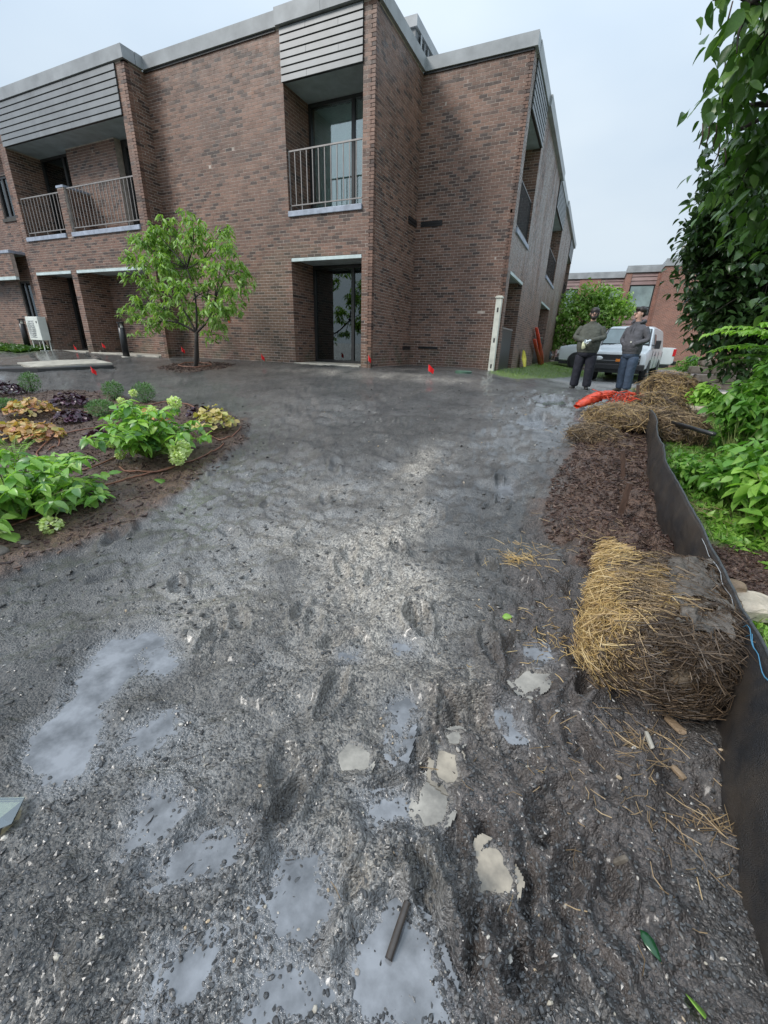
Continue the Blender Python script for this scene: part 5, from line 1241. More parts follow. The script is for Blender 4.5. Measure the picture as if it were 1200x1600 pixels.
for a_, b_ in ((42, 60), (44, 58)):
    MB().tube([top[q] + np.array([-.02 - .02 * math.sin((q - a_) / (b_ - a_) * 3.1), 0, .004 + .01 * math.sin(q)]) for q in range(a_, b_)] + [top[b_] + np.array([-.03, .02, -.05])], .0018, 5).build('blue_twine', M['twine_b'], fence, True)
M['wood_wet'] = pm('wet_brown_wood', [(.085, .05, .036)], .45, 25, .5, 50, .4, .003, stretch=(3, 3, .4))
def stake(label, foot, topx, w=.038):
    p = GP(*foot); L_ = None
    d = np.array(ray(*topx)); s = (np.hypot(p[0], p[1])) / np.hypot(d[0], d[1]); q = CAMP + d * s
    ax = _n(q - p); rx = _n(np.cross((0, 1, 0), ax)); ry = np.cross(ax, rx); Rm = np.stack([rx, ry, ax], -1); h = np.linalg.norm(q - p)
    mb = MB().box((-w / 2, -w * .4, -.1), (w / 2, w * .4, h), Rm, p)
    o = mb.build('wooden_stake', M['wood_wet'], None, bevel=.003); return tag(o, label, 'stake', 'stakes in the brown mulch')
stake('upright brown wooden stake in the mulch, the farther one', (971, 757), (973, 703))
stake('leaning brown wooden stake in the mulch, the nearer one', (967, 812), (984, 754), .042)
pa, pb = at(992, 643, 7.0), at(1078, 668, 5.6)
tag(MB().tube([pa, pa * .5 + pb * .5, pb, pb + (pb - pa) * .3], .022, 10).build('black_pipe', M['black'], None, True), 'thin black plastic pipe lying across the straw into the weeds', 'pipe')
# small fence post sticking up at the far end of the cloth
tag(MB().box((-.02, -.02, -.2), (.02, .02, .42), rotx(.0) @ roty(-.12), GP(992, 648)).build('wooden_stake', M['wood_wet'], None, bevel=.003), 'short stake at the far end of the silt fence', 'stake', 'stakes in the brown mulch')

# orange plastic netting: a roll on the straw, and a bundle against the side wall
M['orange'] = pm('orange_plastic', [(.75, .085, .035), (.62, .07, .03)], .35, 14, .35, 30, .7, .012, transl=.15)
def crumple(P, rad, seed, n=14, seg=60):
    P = np.array(P, float); s = np.linspace(0, len(P) - 1, seg); C_ = np.stack([np.interp(s, np.arange(len(P)), P[:, k]) for k in range(3)], -1); V = []
    for i in range(seg):
        tg = _n(C_[min(i + 1, seg - 1)] - C_[max(i - 1, 0)]); a = _n(np.cross(tg, (0, 0, 1))); b = np.cross(a, tg); e = math.sin(math.pi * min(max(i / (seg - 1), .03), .97)) ** .35
        for k in range(n):
            t_ = 2 * math.pi * k / n; rr = rad * e * (1 + .55 * float(vn(i * .35, k * 1.3 + seed * 7, seed)) + .25 * (-1) ** k * .5)
            V.append(C_[i] + a * math.cos(t_) * rr * 1.35 + b * math.sin(t_) * rr * .8)
    i = np.arange(seg - 1)[:, None] * n + np.arange(n)[None]; j = np.arange(seg - 1)[:, None] * n + (np.arange(n)[None] + 1) % n
    return np.array(V), np.stack([i, j, j + n, i + n], -1).reshape(-1, 4)
ro = GP(930, 640); rt = thing('orange_netting', 'crumpled roll of orange plastic netting lying on the straw and mud', 'netting', tuple(ro))
A_, B_ = GP(899, 646) + np.array([0, 0, .07]), GP(954, 636) + np.array([0, .1, .20])
V, F = crumple([A_ - ro, (A_ * .5 + B_ * .5) - ro + np.array([0, .05, .03]), B_ - ro], .075, 3); mesh_np('rolled_end', V, F, M['orange'], rt, True)
mb = MB()
for i in range(70):
    a = rng.uniform(0, 6.28); c = np.array([.34 + rng.normal(0, .16), -.06 + rng.normal(0, .16), .20 + rng.normal(0, .03)]); d = np.array([math.cos(a), math.sin(a), rng.normal(0, .3)]) * rng.uniform(.05, .15)
    mb.tube([c - d, c + np.array([0, 0, .03]), c + d], .006, 4)
mb.build('loose_mesh', M['orange'], rt, True)
ob = GP(846, 573); ot = thing('orange_netting', 'orange safety netting hung in a bundle against the side wall', 'netting', tuple(ob))
X2 = XB + .12
def onB(px, py, x=X2): r = ray(px, py); return CAMP + r * (x / r[0])
for i, (pts, w) in enumerate([([(838, 512), (841, 530), (846, 550), (848, 572)], .10), ([(835, 530), (838, 545), (842, 560), (844, 573)], .12), ([(840, 520), (843, 540), (843, 556), (846, 574)], .07)]):
    Pn = [onB(*q, X2 + .04 * i) for q in pts]; V = []
    for p, q in zip(Pn, pts):
        for s in (-1, -.3, .3, 1): V.append(p - np.array(ot.location) + np.array([.05 * (-1) ** int(s * 3), s * w * (1.0 + (q[1] - 512) / 40), 0]))
    F = np.array([(r_i * 4 + k, r_i * 4 + k + 1, r_i * 4 + k + 5, r_i * 4 + k + 4) for r_i in range(3) for k in range(3)])
    o = mesh_np('net_fold', np.array(V), F, M['orange'], ot, True); s_ = o.modifiers.new('s', 'SOLIDIFY'); s_.thickness = .02
yb = onB(816, 572); M['yellow'] = pm('yellow_cloth', [(.68, .58, .05)], .5, 9, .3)
V = [onB(817, 547) + np.array([0, 0, 0]), onB(819, 549), onB(819, 560) + np.array([.05, 0, 0]), onB(813, 573) + np.array([.12, 0, 0]), onB(817, 573) + np.array([.06, .2, 0]), onB(815, 560)]
tag(MB().add([tuple(v) for v in V] + [tuple(np.array(v) + np.array([.03, .01, 0])) for v in V], [(0, 1, 2, 5), (5, 2, 4, 3), (7, 6, 11, 8), (8, 11, 9, 10), (0, 6, 7, 1), (1, 7, 8, 2), (2, 8, 10, 4), (4, 10, 9, 3), (3, 9, 11, 5), (5, 11, 6, 0)]).build('yellow_sheet', M['yellow'], None), 'small yellow plastic sheet leaning on the side wall', 'sheet')

# ------------------------------------------------------------------ white vinyl post at the wall corner
def onYp(px, py, y): r = ray(px, py); return CAMP + r * (y / r[1])
pf, ptp = onYp(768, 580, 12.42), onYp(781, 463, 12.42)
pz = gh(pf[0], 12.42); post = thing('vinyl_post', 'white vinyl fence post with routed holes standing at the brick wall corner', 'post', (ptp[0], 12.42, pz))
ph_ = ptp[2] - pz
MB().box((-.075, -.075, -.2), (.075, .075, ph_ - .05)).build('post_body', M['white_pl'], post, bevel=.01)
MB().box((-.10, -.10, ph_ - .049), (.10, .10, ph_ - .015)).box((-.08, -.08, ph_ - .014), (.08, .08, ph_ + .01)).build('post_cap', M['white_pl'], post, bevel=.012)
for fz in (.80, .40, .045): MB().box((-.018, -.078, ph_ * fz - .01), (.022, -.0755, ph_ * fz + .10)).build('rail_hole', M['black'], post)

# ------------------------------------------------------------------ bollard lights, heat pump, walkway
def bollard(label, foot, topx, r=.095):
    p = GP(*foot); h = size_h(foot, topx, p); t = thing('bollard_light', label, 'bollard', tuple(p), group='black bollard lights by the building')
    MB().lathe([(r * 1.5, -.1), (r * 1.5, .012), (r * 1.45, .02)], n=20).build('footing', M['concrete_dry'], t)
    MB().lathe([(r, 0), (r, h - .17), (r * .9, h - .165)], n=20).build('post', M['black'], t, True)
    mb = MB()
    for a in range(4): c_, s_ = math.cos(a * 1.571 + .4) * r * .8, math.sin(a * 1.571 + .4) * r * .8; mb.box((c_ - .01, s_ - .01, h - .165), (c_ + .01, s_ + .01, h - .04))
    mb.build('cage_bar', M['black'], t); MB().lathe([(r * .55, h - .16), (r * .3, h - .05)], n=12).build('reflector', M['white_pl'], t)
    MB().lathe([(r * 1.15, h - .04), (r * 1.15, h - .015), (r * .6, h)], n=20).build('cap', M['black'], t)
def size_h(foot, topx, p):
    a = ray(*topx); D_ = math.hypot(p[0], p[1]); return CAM_H + D_ * a[2] / math.hypot(a[0], a[1]) - p[2]
bollard('black bollard light standing between the two ground floor recesses and the tree', (198, 557), (190, 503))
bollard('black bollard light beside the white heat pump', (45, 546), (32, 498))
ac = thing('heat_pump', 'white outdoor heat pump unit on a stand against the far left brick wall', 'heat pump', (-17.75, 9.22, .90)); ac.scale = (.86, .86, .92)
MB().box((-.42, -.16, .38), (.42, .16, 1.2)).build('casing', M['white_ac'], ac, bevel=.02)
fg = MB()
for i in range(9): fg.box((-.33, -.172, .48 + i * .07), (.12, -.163, .50 + i * .07))
for rr in (.10, .19, .27): fg.tube([(-.1 + rr * .9 * math.cos(a), -.175, .78 + rr * math.sin(a)) for a in np.linspace(0, 6.283, 22)], .006, 4, False)
fg.build('fan_grille', M['coping'], ac); MB().box((.28, -.168, .98), (.34, -.163, 1.05)).build('badge', M['black'], ac)
sg = MB()
for x in (-.36, .36):
    for y in (-.12, .12): sg.box((x - .015, y - .015, -.1), (x + .015, y + .015, .379))
    sg.box((x - .015, -.3, .0), (x + .015, .2, .03))
sg.build('stand', M['white_ac'], ac)
def slab(name, label, px, mat, h=.05, kind=None, cat=None, rough=None):
    P = [G(*q) for q in px]; n = len(P); z = max(gh(p[0], p[1]) for p in P) if kind != 'follow' else 0
    V = [(p[0], p[1], gh(p[0], p[1]) + h) for p in P] + [(p[0], p[1], gh(p[0], p[1]) - .2) for p in P]
    F = [tuple(range(n))] + [(i, i + n, (i + 1) % n + n, (i + 1) % n) for i in range(n)]
    return MB().add(V, F).build(name, M[mat], None)
tag(slab('path', None, [(-120, 562), (30, 561), (62, 552), (95, 549), (140, 556), (158, 562), (120, 568), (60, 572), (-120, 577)], 'concrete', .05), kind='structure')
tag(slab('plank', None, [(28, 571), (90, 567), (150, 566), (176, 571), (120, 575), (50, 578)], 'concrete_dry', .08), 'long pale board lying along the edge of the wet concrete path', 'board')
tag(slab('edging_strip', None, [(-100, 577), (60, 580), (120, 577), (178, 573), (178, 575), (120, 579.5), (60, 583), (-100, 580)], 'black', .07), 'low black edging strip in front of the wet path', 'edging')

# ------------------------------------------------------------------ marker flags
M['flag'] = pm('red_flag', [(.80, .02, .025)], .5, transl=.3)
def flag(label, foot, topx, w=.10):
    p = GP(*foot); h = max(.25, size_h(foot, topx, p)); t = thing('marker_flag', label, 'marker flag', tuple(p), rng.uniform(-.3, .3), 'red marker flags')
    MB().tube([(0, 0, -.05), (.01, 0, h * .5), (0, 0, h)], .003, 5).build('wire', M['rail'], t)
    V = [(0, 0, h), (0, 0, h - .13), (w * .5, -.03, h - .03), (w * .45, -.01, h - .15), (w, .01, h - .10), (w * .8, .03, h - .19)]
    V2 = [(x, y + .002, z) for x, y, z in V]
    MB().add(V + V2, [(0, 1, 3, 2), (2, 3, 5, 4), (6, 8, 9, 7), (8, 10, 11, 9), (0, 2, 8, 6), (2, 4, 10, 8), (4, 5, 11, 10), (5, 3, 9, 11), (3, 1, 7, 9), (1, 0, 6, 7)]).build('flag', M['flag'], t)
flag('red marker flag nearest the planting bed, in front of the wet path', (146, 594), (143, 572), .13)
flag('red marker flag on the wet path beside the brick pier', (118, 552), (114, 538), .14)
flag('red marker flag inside the wider ground floor recess', (162, 552), (160, 535), .12)
flag('red marker flag against the wall just left of the young tree', (286, 564), (285, 541), .10)
flag('red marker flag against the wall right of the young tree', (409, 571), (408, 552), .10)
flag('red marker flag at the foot of the brick pier beside the door', (575, 580), (574, 554), .07)
flag('red marker flag at the inner wall corner under the vents', (668, 590), (664, 574), .14)
p = onYp(358, 499, YA - .012); tag(MB().box((-.03, -.004, -.08), (.03, .004, .08), None).build('red_tape', M['flag'], None, loc=tuple(p)), 'strip of red tape stuck on the long brick wall', 'tape')
p = GP(724, 583); tag(MB().lathe([(.20, -.05), (.20, .03), (.17, .045), (0.01, .05)], tuple(p), 20).build('valve_cover', pm('green_plastic', [(.06, .12, .08)], .5, 9, .3), None), 'round green valve cover in the ground before the corner wall', 'valve cover')

# ------------------------------------------------------------------ stacked stone wall and loose stones
M['block'] = pm('weathered_stone', [(.085, .070, .055), (.115, .097, .078), (.07, .06, .05), (.14, .118, .095)], .7, 8, .4, 22, .8, .015)
sw = thing('stone_wall', 'low dark wall of stacked rough stone blocks at the right behind the straw', 'wall', (3.2, 17.9, gz(3.2, 17.9)))
def rock(mb, c, r, seed, sub=2, e=.6, R3=None):
    bm = bmesh.new(); bmesh.ops.create_icosphere(bm, subdivisions=sub, radius=1); V = []
    for v in bm.verts:
        d = np.array(v.co); q = np.sign(d) * np.abs(d) ** e; q = q / max(1e-6, np.max(np.abs(q))) ** .35
        q = q * (1 + .22 * float(fbm(d[0] * 1.7 + seed * 3.1, d[1] * 1.7 + d[2] * 1.3, 601, 3))); q = q * np.array(r)
        if R3 is not None: q = R3 @ q
        V.append(np.array(c) + q)
    F = [tuple(v.index for v in f.verts) for f in bm.faces]; bm.free(); mb.add(V, F); return mb
for row in range(4):
    x = -.12 + .2 * (row % 2)
    while x < 3.6:
        w = rng.uniform(.55, .95) if row < 3 else rng.uniform(.4, .6)
        rock(MB(), (x + w / 2, -.16 * x + rng.normal(0, .02), .08 + row * .25 + rng.normal(0, .008)), (w / 2 - .012, .22, .118 if row < 3 else .13), rng.random() * 50, 3 if x < 2 else 2, .28 if row < 3 else .6).build('stone_block', M['block'], sw, True)
        x += w
M['pale_rock'] = pm('pale_chipped_rock', [(.50, .43, .34)], .55, 7, .4, 28, .9, .015); M['brown_rock'] = pm('brown_chipped_rock', [(.24, .17, .11)], .6, 9, .5, 30, .9, .012)
for lb, px, py, r, mt, sd in (('pale broken rock beyond the silt fence, the larger right one', 1170, 962, (.125, .10, .055), 'pale_rock', 3), ('brownish broken rock standing against the silt fence', 1134, 940, (.065, .06, .085), 'brown_rock', 9)):
    p = GP(px, py); tag(rock(MB(), (0, 0, 0), r, sd, 3, .5, rotz(.4)).build('rock', M[mt], None, loc=tuple(p + np.array([0, 0, r[2] * .6]))), lb, 'rock', 'rocks beyond the silt fence')
rb = MB()
for i in range(60):
    p = GP(1088 + rng.uniform(-16, 50), 628 + rng.uniform(-10, 22)); s_ = rng.uniform(.05, .16); rock(rb, p + np.array([0, 0, s_ * .2]), (s_ * 1.3, s_, s_ * .5), rng.random() * 90, 1, .5, rotz(rng.uniform(0, 3)))
tag(rb.build('rubble', M['pale_rock'], None), kind='stuff')
lb_ = ['flat grey stone at the left edge below the bed', 'small grey stone in the mulch at lower left']
for k, (px, py, r) in enumerate(((2, 878, (.075, .06, .035)), (42, 858, (.05, .03, .012)))):
    p = GP(px, py); tag(rock(MB(), (0, 0, 0), r, 20 + k, 3, .8).build('stone', M['block'], None, True, loc=tuple(p + np.array([0, 0, r[2] * .5]))), lb_[k], 'stone')
M['woodchip'] = pm('split_wood', [(.27, .19, .12)], .6, 20, .4, 40, .5, .004, stretch=(1, 6, 6))
for lb, a, b, w, mt in (('split wood piece lying just below the straw bale', (1042, 1118), (1066, 1150), .018, 'woodchip'), ('thin grey wood splinter left of the split piece', (1007, 1150), (1016, 1180), .008, 'concrete_dry'), ('wood chip lying lowest below the bale', (1052, 1192), (1074, 1212), .012, 'woodchip'), ('grey flat stone chip in the dark soil at lower right', (960, 1345), (975, 1352), .008, 'block')):
    p, q = GP(*a) + [0, 0, .014], GP(*b) + [0, 0, .014]; ax = _n(q - p); sx_ = _n(np.cross(ax, (0, 0, 1))); up = np.cross(sx_, ax); L_ = np.linalg.norm(q - p)
    o = rock(MB(), (p + q) / 2, (L_ / 2, w, .008), rng.random() * 40, 2, .55, np.stack([ax, sx_, up], -1)).build('wood_chip' if mt == 'woodchip' else 'stone_chip', M[mt], None); tag(o, lb, 'chip')
p, q = GP(607, 1500), GP(636, 1415)
tag(MB().tube([p + [0, 0, .016], (p + q) / 2 + [0, 0, .02], q + [0, 0, .016]], .0105, 12, False).tube([p + [0, 0, .016], q + [0, 0, .016]], .007, 12).build('pipe_piece', pm('muddy_pipe', [(.05, .04, .033)], .2, 20, .5), None, True), 'short dark hollow pipe piece lying in the bottom puddle', 'pipe')
def groundleaf(label, a, b, w, mat, kind='ovate', z=.02):
    p, q = GP(*a), GP(*b); L_ = np.linalg.norm(q - p); D_ = (q - p)[None]; T, TF = LT[kind]; T = T * np.array([1, w, .5])
    Fm = frames(D_); V = (Fm[0] @ (T * L_).T).T + p + np.array([0, 0, z]); o = mesh_np('fallen_leaf', V, TF, M[mat], None, True)
    s_ = o.modifiers.new('s', 'SOLIDIFY'); s_.thickness = .002; return tag(o, label, 'leaf')
M['deep_green'] = pm('deep_green_glossy_leaf', [(.010, .055, .018)], .18)
groundleaf('glossy dark green curled leaf on the soil at lower right', (998, 1458), (1030, 1508), .8, 'deep_green')
groundleaf('pale green torn leaf on the soil at the bottom right', (1096, 1600), (1072, 1552), 1.4, 'leaf_lime')
groundleaf('small bright green leaf left of the straw bale', (784, 968), (799, 972), 1.3, 'leaf_lime')
groundleaf('green leaf on the mulch at the far left edge', (12, 850), (34, 858), 1.2, 'leaf_hyd')
groundleaf('green leaf fallen in the mulch front of the large hydrangea', (248, 756), (256, 763), 1.2, 'leaf_weed')
p = [GP(-40, 1262), GP(43, 1254), GP(24, 1300), GP(-40, 1330)]
M['sheet'] = glass_mat('clear_sheet', (.75, .72, .55), .25)
V = [q + [0, 0, .03] for q in p] + [q + [0, 0, .024] for q in p]
tag(MB().add(V, [(0, 1, 2, 3), (7, 6, 5, 4), (0, 4, 5, 1), (1, 5, 6, 2), (2, 6, 7, 3), (3, 7, 4, 0)]).build('glass_sheet', M['sheet'], None), 'broken clear glass sheet corner at the left edge over a tan puddle', 'glass sheet')
# twigs and bark bits lying on the gravel
P = []
for px, py in rng.uniform((60, 700), (800, 1580), (30, 2)): P.append(GP(px, py))
mb = MB()
for p in P:
    a = rng.uniform(0, 3.14); L_ = rng.uniform(.008, .028); d = np.array([math.cos(a), math.sin(a), 0]) * L_; mb.tube([p - d + [0, 0, .010], p + [0, 0, .013 + rng.random() * .004] + rng.normal(0, .004, 3), p + d + [0, 0, .008]], [.0015, .002, .001], 5)
tag(mb.build('twig_litter', M['bark'], None, True), kind='stuff')
# ------------------------------------------------------------------ vehicles
M['white_paint'] = pm('white_car_paint', [(.66, .69, .70)], .22, 2, .10, spec=.7)
M['black_pl'] = pm('black_trim', [(.022, .022, .024)], .4, 8, .3); M['tyre'] = pm('tyre_rubber', [(.022, .022, .022)], .7, 20, .4); M['rim'] = pm('wheel_rim', [(.30, .30, .31)], .35, metal=.6)
M['amber'] = pm('amber_badge', [(.75, .22, .02)], .2); M['red_lamp'] = pm('red_lamp', [(.55, .015, .02)], .2); M['lamp_w'] = pm('headlamp_lens', [(.70, .72, .72)], .1, spec=1)
M['screen'] = pm('windscreen', [(.21, .27, .27)], .10, 1.5, .35, spec=.8); M['dark_paint'] = pm('dark_car_paint', [(.03, .035, .04)], .2); M['dark_glass'] = pm('car_side_glass', [(.03, .04, .045)], .05, spec=1)  # windscreen base colour includes the pale teal sky reflection
def loft(st, mat, parent, name='body'):
    """stations: (y, z_bottom, half width, z_belt, half width of the top, z_top)"""
    V = []; n = 14
    for y, zb, w, zm, wt, zt in st:
        h = [(0, zb), (w * .9, zb), (w * .985, zb + .06), (w, zb + (zm - zb) * .5), (w * .985, zm), (wt + (w - wt) * .25, zt - (zt - zm) * .25), (wt, zt - .035 - (zt - zm) * .05), (wt * .86, zt - .005), (0, zt + .015)]
        ring = h + [(-x, z) for x, z in h[-2:0:-1]]; V += [(x, y, z) for x, z in ring]; n = len(ring)
    m_ = len(st); F = [(i * n + k, i * n + (k + 1) % n, (i + 1) * n + (k + 1) % n, (i + 1) * n + k) for i in range(m_ - 1) for k in range(n)] + [tuple(range(n))[::-1], tuple((m_ - 1) * n + k for k in range(n))]
    o = MB().add(V, F).build(name, mat, parent); o.data.shade_smooth()
    o.modifiers.new('b', 'BEVEL').width = .02; o.modifiers['b'].limit_method = 'ANGLE'; o.modifiers['b'].angle_limit = R(35); o.modifiers['b'].segments = 2
    o.modifiers.new('w', 'WEIGHTED_NORMAL'); return o
def wheel(parent, x, y, r=.37, w=.24, z=None):
    z = r if z is None else z; s = 1 if x > 0 else -1
    o = MB().lathe([(r * .6, -w / 2), (r * .93, -w / 2), (r, -w / 2 + .04), (r, w / 2 - .04), (r * .93, w / 2), (r * .6, w / 2)], (x, y, z), 28, 'x').build('wheel', M['tyre'], parent, True)
    MB().lathe([(r * .60, s * (w / 2 - .06)), (r * .58, s * (w / 2 - .01)), (r * .45, s * (w / 2 - .05)), (r * .18, s * (w / 2 - .03)), (r * .14, s * (w / 2 + .01)), (.01, s * (w / 2 + .012))], (x, y, z), 24, 'x').build('rim', M['rim'], o)
    a = MB()
    for k in range(5): t_ = k * 1.2566; a.lathe([(r * .07, s * (w / 2 - .045)), (r * .07, s * (w / 2 - .040))], (x, y + r * .33 * math.cos(t_), z + r * .33 * math.sin(t_)), 8, 'x')
    a.build('rim_hole', M['black_pl'], o)
def quadpart(name, mat, parent, V, th=(0, -.012, 0)):
    V = [np.array(v, float) for v in V]; n = len(V); W = V + [v - np.array(th) for v in V]
    return MB().add(W, [tuple(range(n)), tuple(range(n, 2 * n))[::-1]] + [(i, i + n, (i + 1) % n + n, (i + 1) % n) for i in range(n)]).build(name, mat, parent)
vz = gz(1.2, 19.3)
van = thing('van', 'white cargo van with black grille parked behind the two men', 'van', (.88, 19.0, gz(1.1, 20)), -R(11.5))
loft([(-.02, .50, .86, .80, .80, .98), (.05, .48, .96, .95, .86, 1.10), (.45, .47, 1.0, 1.02, .88, 1.19), (.98, .46, 1.01, 1.12, .90, 1.27), (1.12, .46, 1.01, 1.14, .88, 1.42), (1.62, .46, 1.01, 1.15, .82, 1.99), (1.85, .46, 1.01, 1.15, .81, 2.06), (2.6, .46, 1.01, 1.15, .81, 2.10), (5.3, .46, 1.01, 1.15, .81, 2.09), (5.62, .40, .98, 1.15, .78, 2.03), (5.68, .45, .94, 1.15, .74, 1.95)], M['white_paint'], van)
quadpart('screen_seal', M['black_pl'], van, [(-.86, 1.075, 1.345), (.86, 1.075, 1.345), (.77, 1.60, 1.955), (-.77, 1.60, 1.955)], (0, .015, -.015))
quadpart('windscreen', M['screen'], van, [(-.81, 1.085, 1.40), (.81, 1.085, 1.40), (.73, 1.555, 1.935), (-.73, 1.555, 1.935)], (0, .012, -.012))
g_ = quadpart('grille', M['black_pl'], van, [(-.80, -.045, .62), (.80, -.045, .62), (.78, -.035, 1.00), (-.78, -.035, 1.00)], (0, -.03, 0))
for z in (.70, .82, .92): MB().box((-.5, -.06, z), (.5, -.048, z + .02)).build('grille_bar', M['frame'], g_)
MB().box((-.80, -.062, .78), (.80, -.049, .80)).build('grille_bar', M['rim'], g_)
for s in (-1, 1):
    MB().blob((s * .62, -.06, .86), (.15, .03, .075)).build('headlight', M['lamp_w'], van, True)
    MB().box((s * .98 - .06 + s * .1, 1.18, 1.25), (s * .98 + .06 + s * .16, 1.28, 1.55)).box((min(s * .9, s * 1.05), 1.2, 1.35), (max(s * .9, s * 1.05), 1.25, 1.40)).build('mirror', M['black_pl'], van, bevel=.03)
    MB().tube([(s * .25 - .3, 1.06, 1.34), (s * .25 + .25, 1.22, 1.58)], .014, 6).build('wiper', M['black_pl'], van)
    wn = quadpart('side_window', M['dark_glass'], van, [(s * .985, 1.45, 1.28), (s * .985, 2.15, 1.28), (s * .875, 2.15, 1.78), (s * .875, 1.72, 1.78)], (-s * .02, 0, 0))
    for y in (1.30, 2.35, 3.55, 5.2): MB().box((s * 1.008 - .006, y, .5), (s * 1.008 + .006, y + .015, 1.16)).build('door_seam', M['black_pl'], van)
    MB().box((s * 1.015 - .012, 2.15, 1.0), (s * 1.015 + .012, 2.3, 1.04)).build('door_handle', M['black_pl'], van)
    for y in (.95, 4.4):
        MB().lathe([(.43, -.006), (.43, .006)], (s * 1.012, y, .42), 28, 'x').build('wheel_arch', M['black_pl'], van); wheel(van, s * .90, y, .39)
MB().box((-.02, -.075, .75), (.26, -.063, .85)).build('grille_badge', M['amber'], g_, bevel=.01)  # amber plate standing in for the grille emblem, not a light
MB().box((-.98, -.14, .46), (.98, .05, .68)).build('bumper', M['black_pl'], van, bevel=.04)
MB().box((-.80, .1, .34), (.80, 5.3, .46)).build('underbody', M['black_pl'], van)
tr = thing('pickup_truck', 'white pickup truck parked crossways behind the van, red tail lamp showing', 'truck', (-1.75, 27.6, gz(1, 27)), -R(90))
loft([(-.02, .55, .80, .85, .76, 1.02), (.08, .45, .95, 1.0, .88, 1.18), (.6, .42, 1.0, 1.12, .92, 1.28), (1.25, .42, 1.0, 1.16, .93, 1.33), (1.35, .42, 1.0, 1.18, .90, 1.42), (1.95, .42, 1.0, 1.18, .78, 1.86), (2.3, .42, 1.0, 1.18, .76, 1.92), (3.3, .42, 1.0, 1.18, .76, 1.90), (3.65, .42, 1.0, 1.18, .84, 1.40), (3.68, .42, 1.0, 1.18, .97, 1.26), (5.45, .42, 1.0, 1.18, .97, 1.26), (5.55, .50, .97, 1.15, .95, 1.24)], M['white_paint'], tr)
for s in (-1, 1):
    for y in (1.0, 4.5):
        MB().lathe([(.46, -.006), (.46, .006)], (s * 1.012, y, .45), 28, 'x').build('wheel_arch', M['black_pl'], tr); wheel(tr, s * .92, y, .40)
    quadpart('side_window', M['dark_glass'], tr, [(s * .98, 1.75, 1.26), (s * .98, 3.4, 1.26), (s * .82, 3.2, 1.76), (s * .82, 2.15, 1.76)], (-s * .03, 0, 0))
    MB().box((min(s * .86, s * 1.012), 5.44, .86), (max(s * .86, s * 1.012), 5.575, 1.2)).build('tail_light', M['red_lamp'], tr, bevel=.01)
    MB().box((s * .78 - .14, -.05, .80), (s * .78 + .14, .12, .98)).build('headlight', M['lamp_w'], tr, bevel=.02)
MB().box((-.95, -.12, .38), (.95, .1, .62)).build('bumper', M['black_pl'], tr, bevel=.03); MB().box((-.9, 5.5, .42), (.9, 5.72, .62)).build('bumper', M['black_pl'], tr, bevel=.03)
MB().box((-.6, -.055, .68), (.6, -.02, .98)).build('grille', M['black_pl'], tr); MB().box((-.93, .1, .28), (.93, 5.4, .43)).build('underbody', M['black_pl'], tr)
quadpart('windscreen', M['dark_glass'], tr, [(-.84, 1.36, 1.40), (.84, 1.36, 1.40), (.72, 1.93, 1.83), (-.72, 1.93, 1.83)], (0, .014, -.012))
cr = thing('parked_car', 'dark parked car showing only its nose beside the brick wall end', 'car', (-2.3, 30.4, gz(0, 30)), R(90) * -1)
cr.rotation_euler = (0, 0, R(90)); 
loft([(-.02, .45, .80, .6, .74, .78), (.1, .32, .9, .75, .82, .92), (.9, .30, .92, .92, .84, 1.05), (1.5, .3, .92, .95, .74, 1.42), (2.6, .3, .92, .95, .72, 1.48), (3.6, .3, .92, .95, .78, 1.30), (4.4, .34, .88, .9, .80, 1.05)], M['dark_paint'], cr)
for s in (-1, 1):
    for y in (.8, 3.5): wheel(cr, s * .83, y, .32, .2)
    MB().box((s * .65 - .14, -.04, .58), (s * .65 + .14, .1, .70)).build('headlight', M['lamp_w'], cr, bevel=.02)
    quadpart('side_window', M['dark_glass'], cr, [(s * .90, 1.3, 1.0), (s * .90, 3.3, 1.0), (s * .77, 2.9, 1.36), (s * .77, 1.7, 1.36)], (-s * .03, 0, 0))

# ------------------------------------------------------------------ the two men
M['skin'] = pm('skin', [(.58, .36, .28)], .5, 20, .12); M['hair'] = pm('dark_hair', [(.022, .016, .013)], .5, 60, .5, 90, .8, .006)
M['olive'] = pm('olive_sweatshirt', [(.085, .090, .074)], .85, 9, .25, 14, .9, .03); M['greyhood'] = pm('charcoal_hoodie', [(.095, .095, .108)], .85, 9, .25, 14, .9, .03)
M['navy'] = pm('dark_navy_trousers', [(.013, .014, .024)], .8, 8, .3, 12, .8, .03); M['denim'] = pm('blue_denim', [(.045, .070, .115)], .8, 8, .4, 12, .8, .03)
M['boot'] = pm('brown_boots', [(.06, .048, .032)], .6, 20, .4); M['shoe'] = pm('black_shoes', [(.02, .02, .02)], .5); M['glove'] = pm('white_gloves', [(.62, .68, .72)], .7, 15, .25); M['glove_y'] = pm('yellowish_glove', [(.60, .62, .42)], .7, 15, .25)
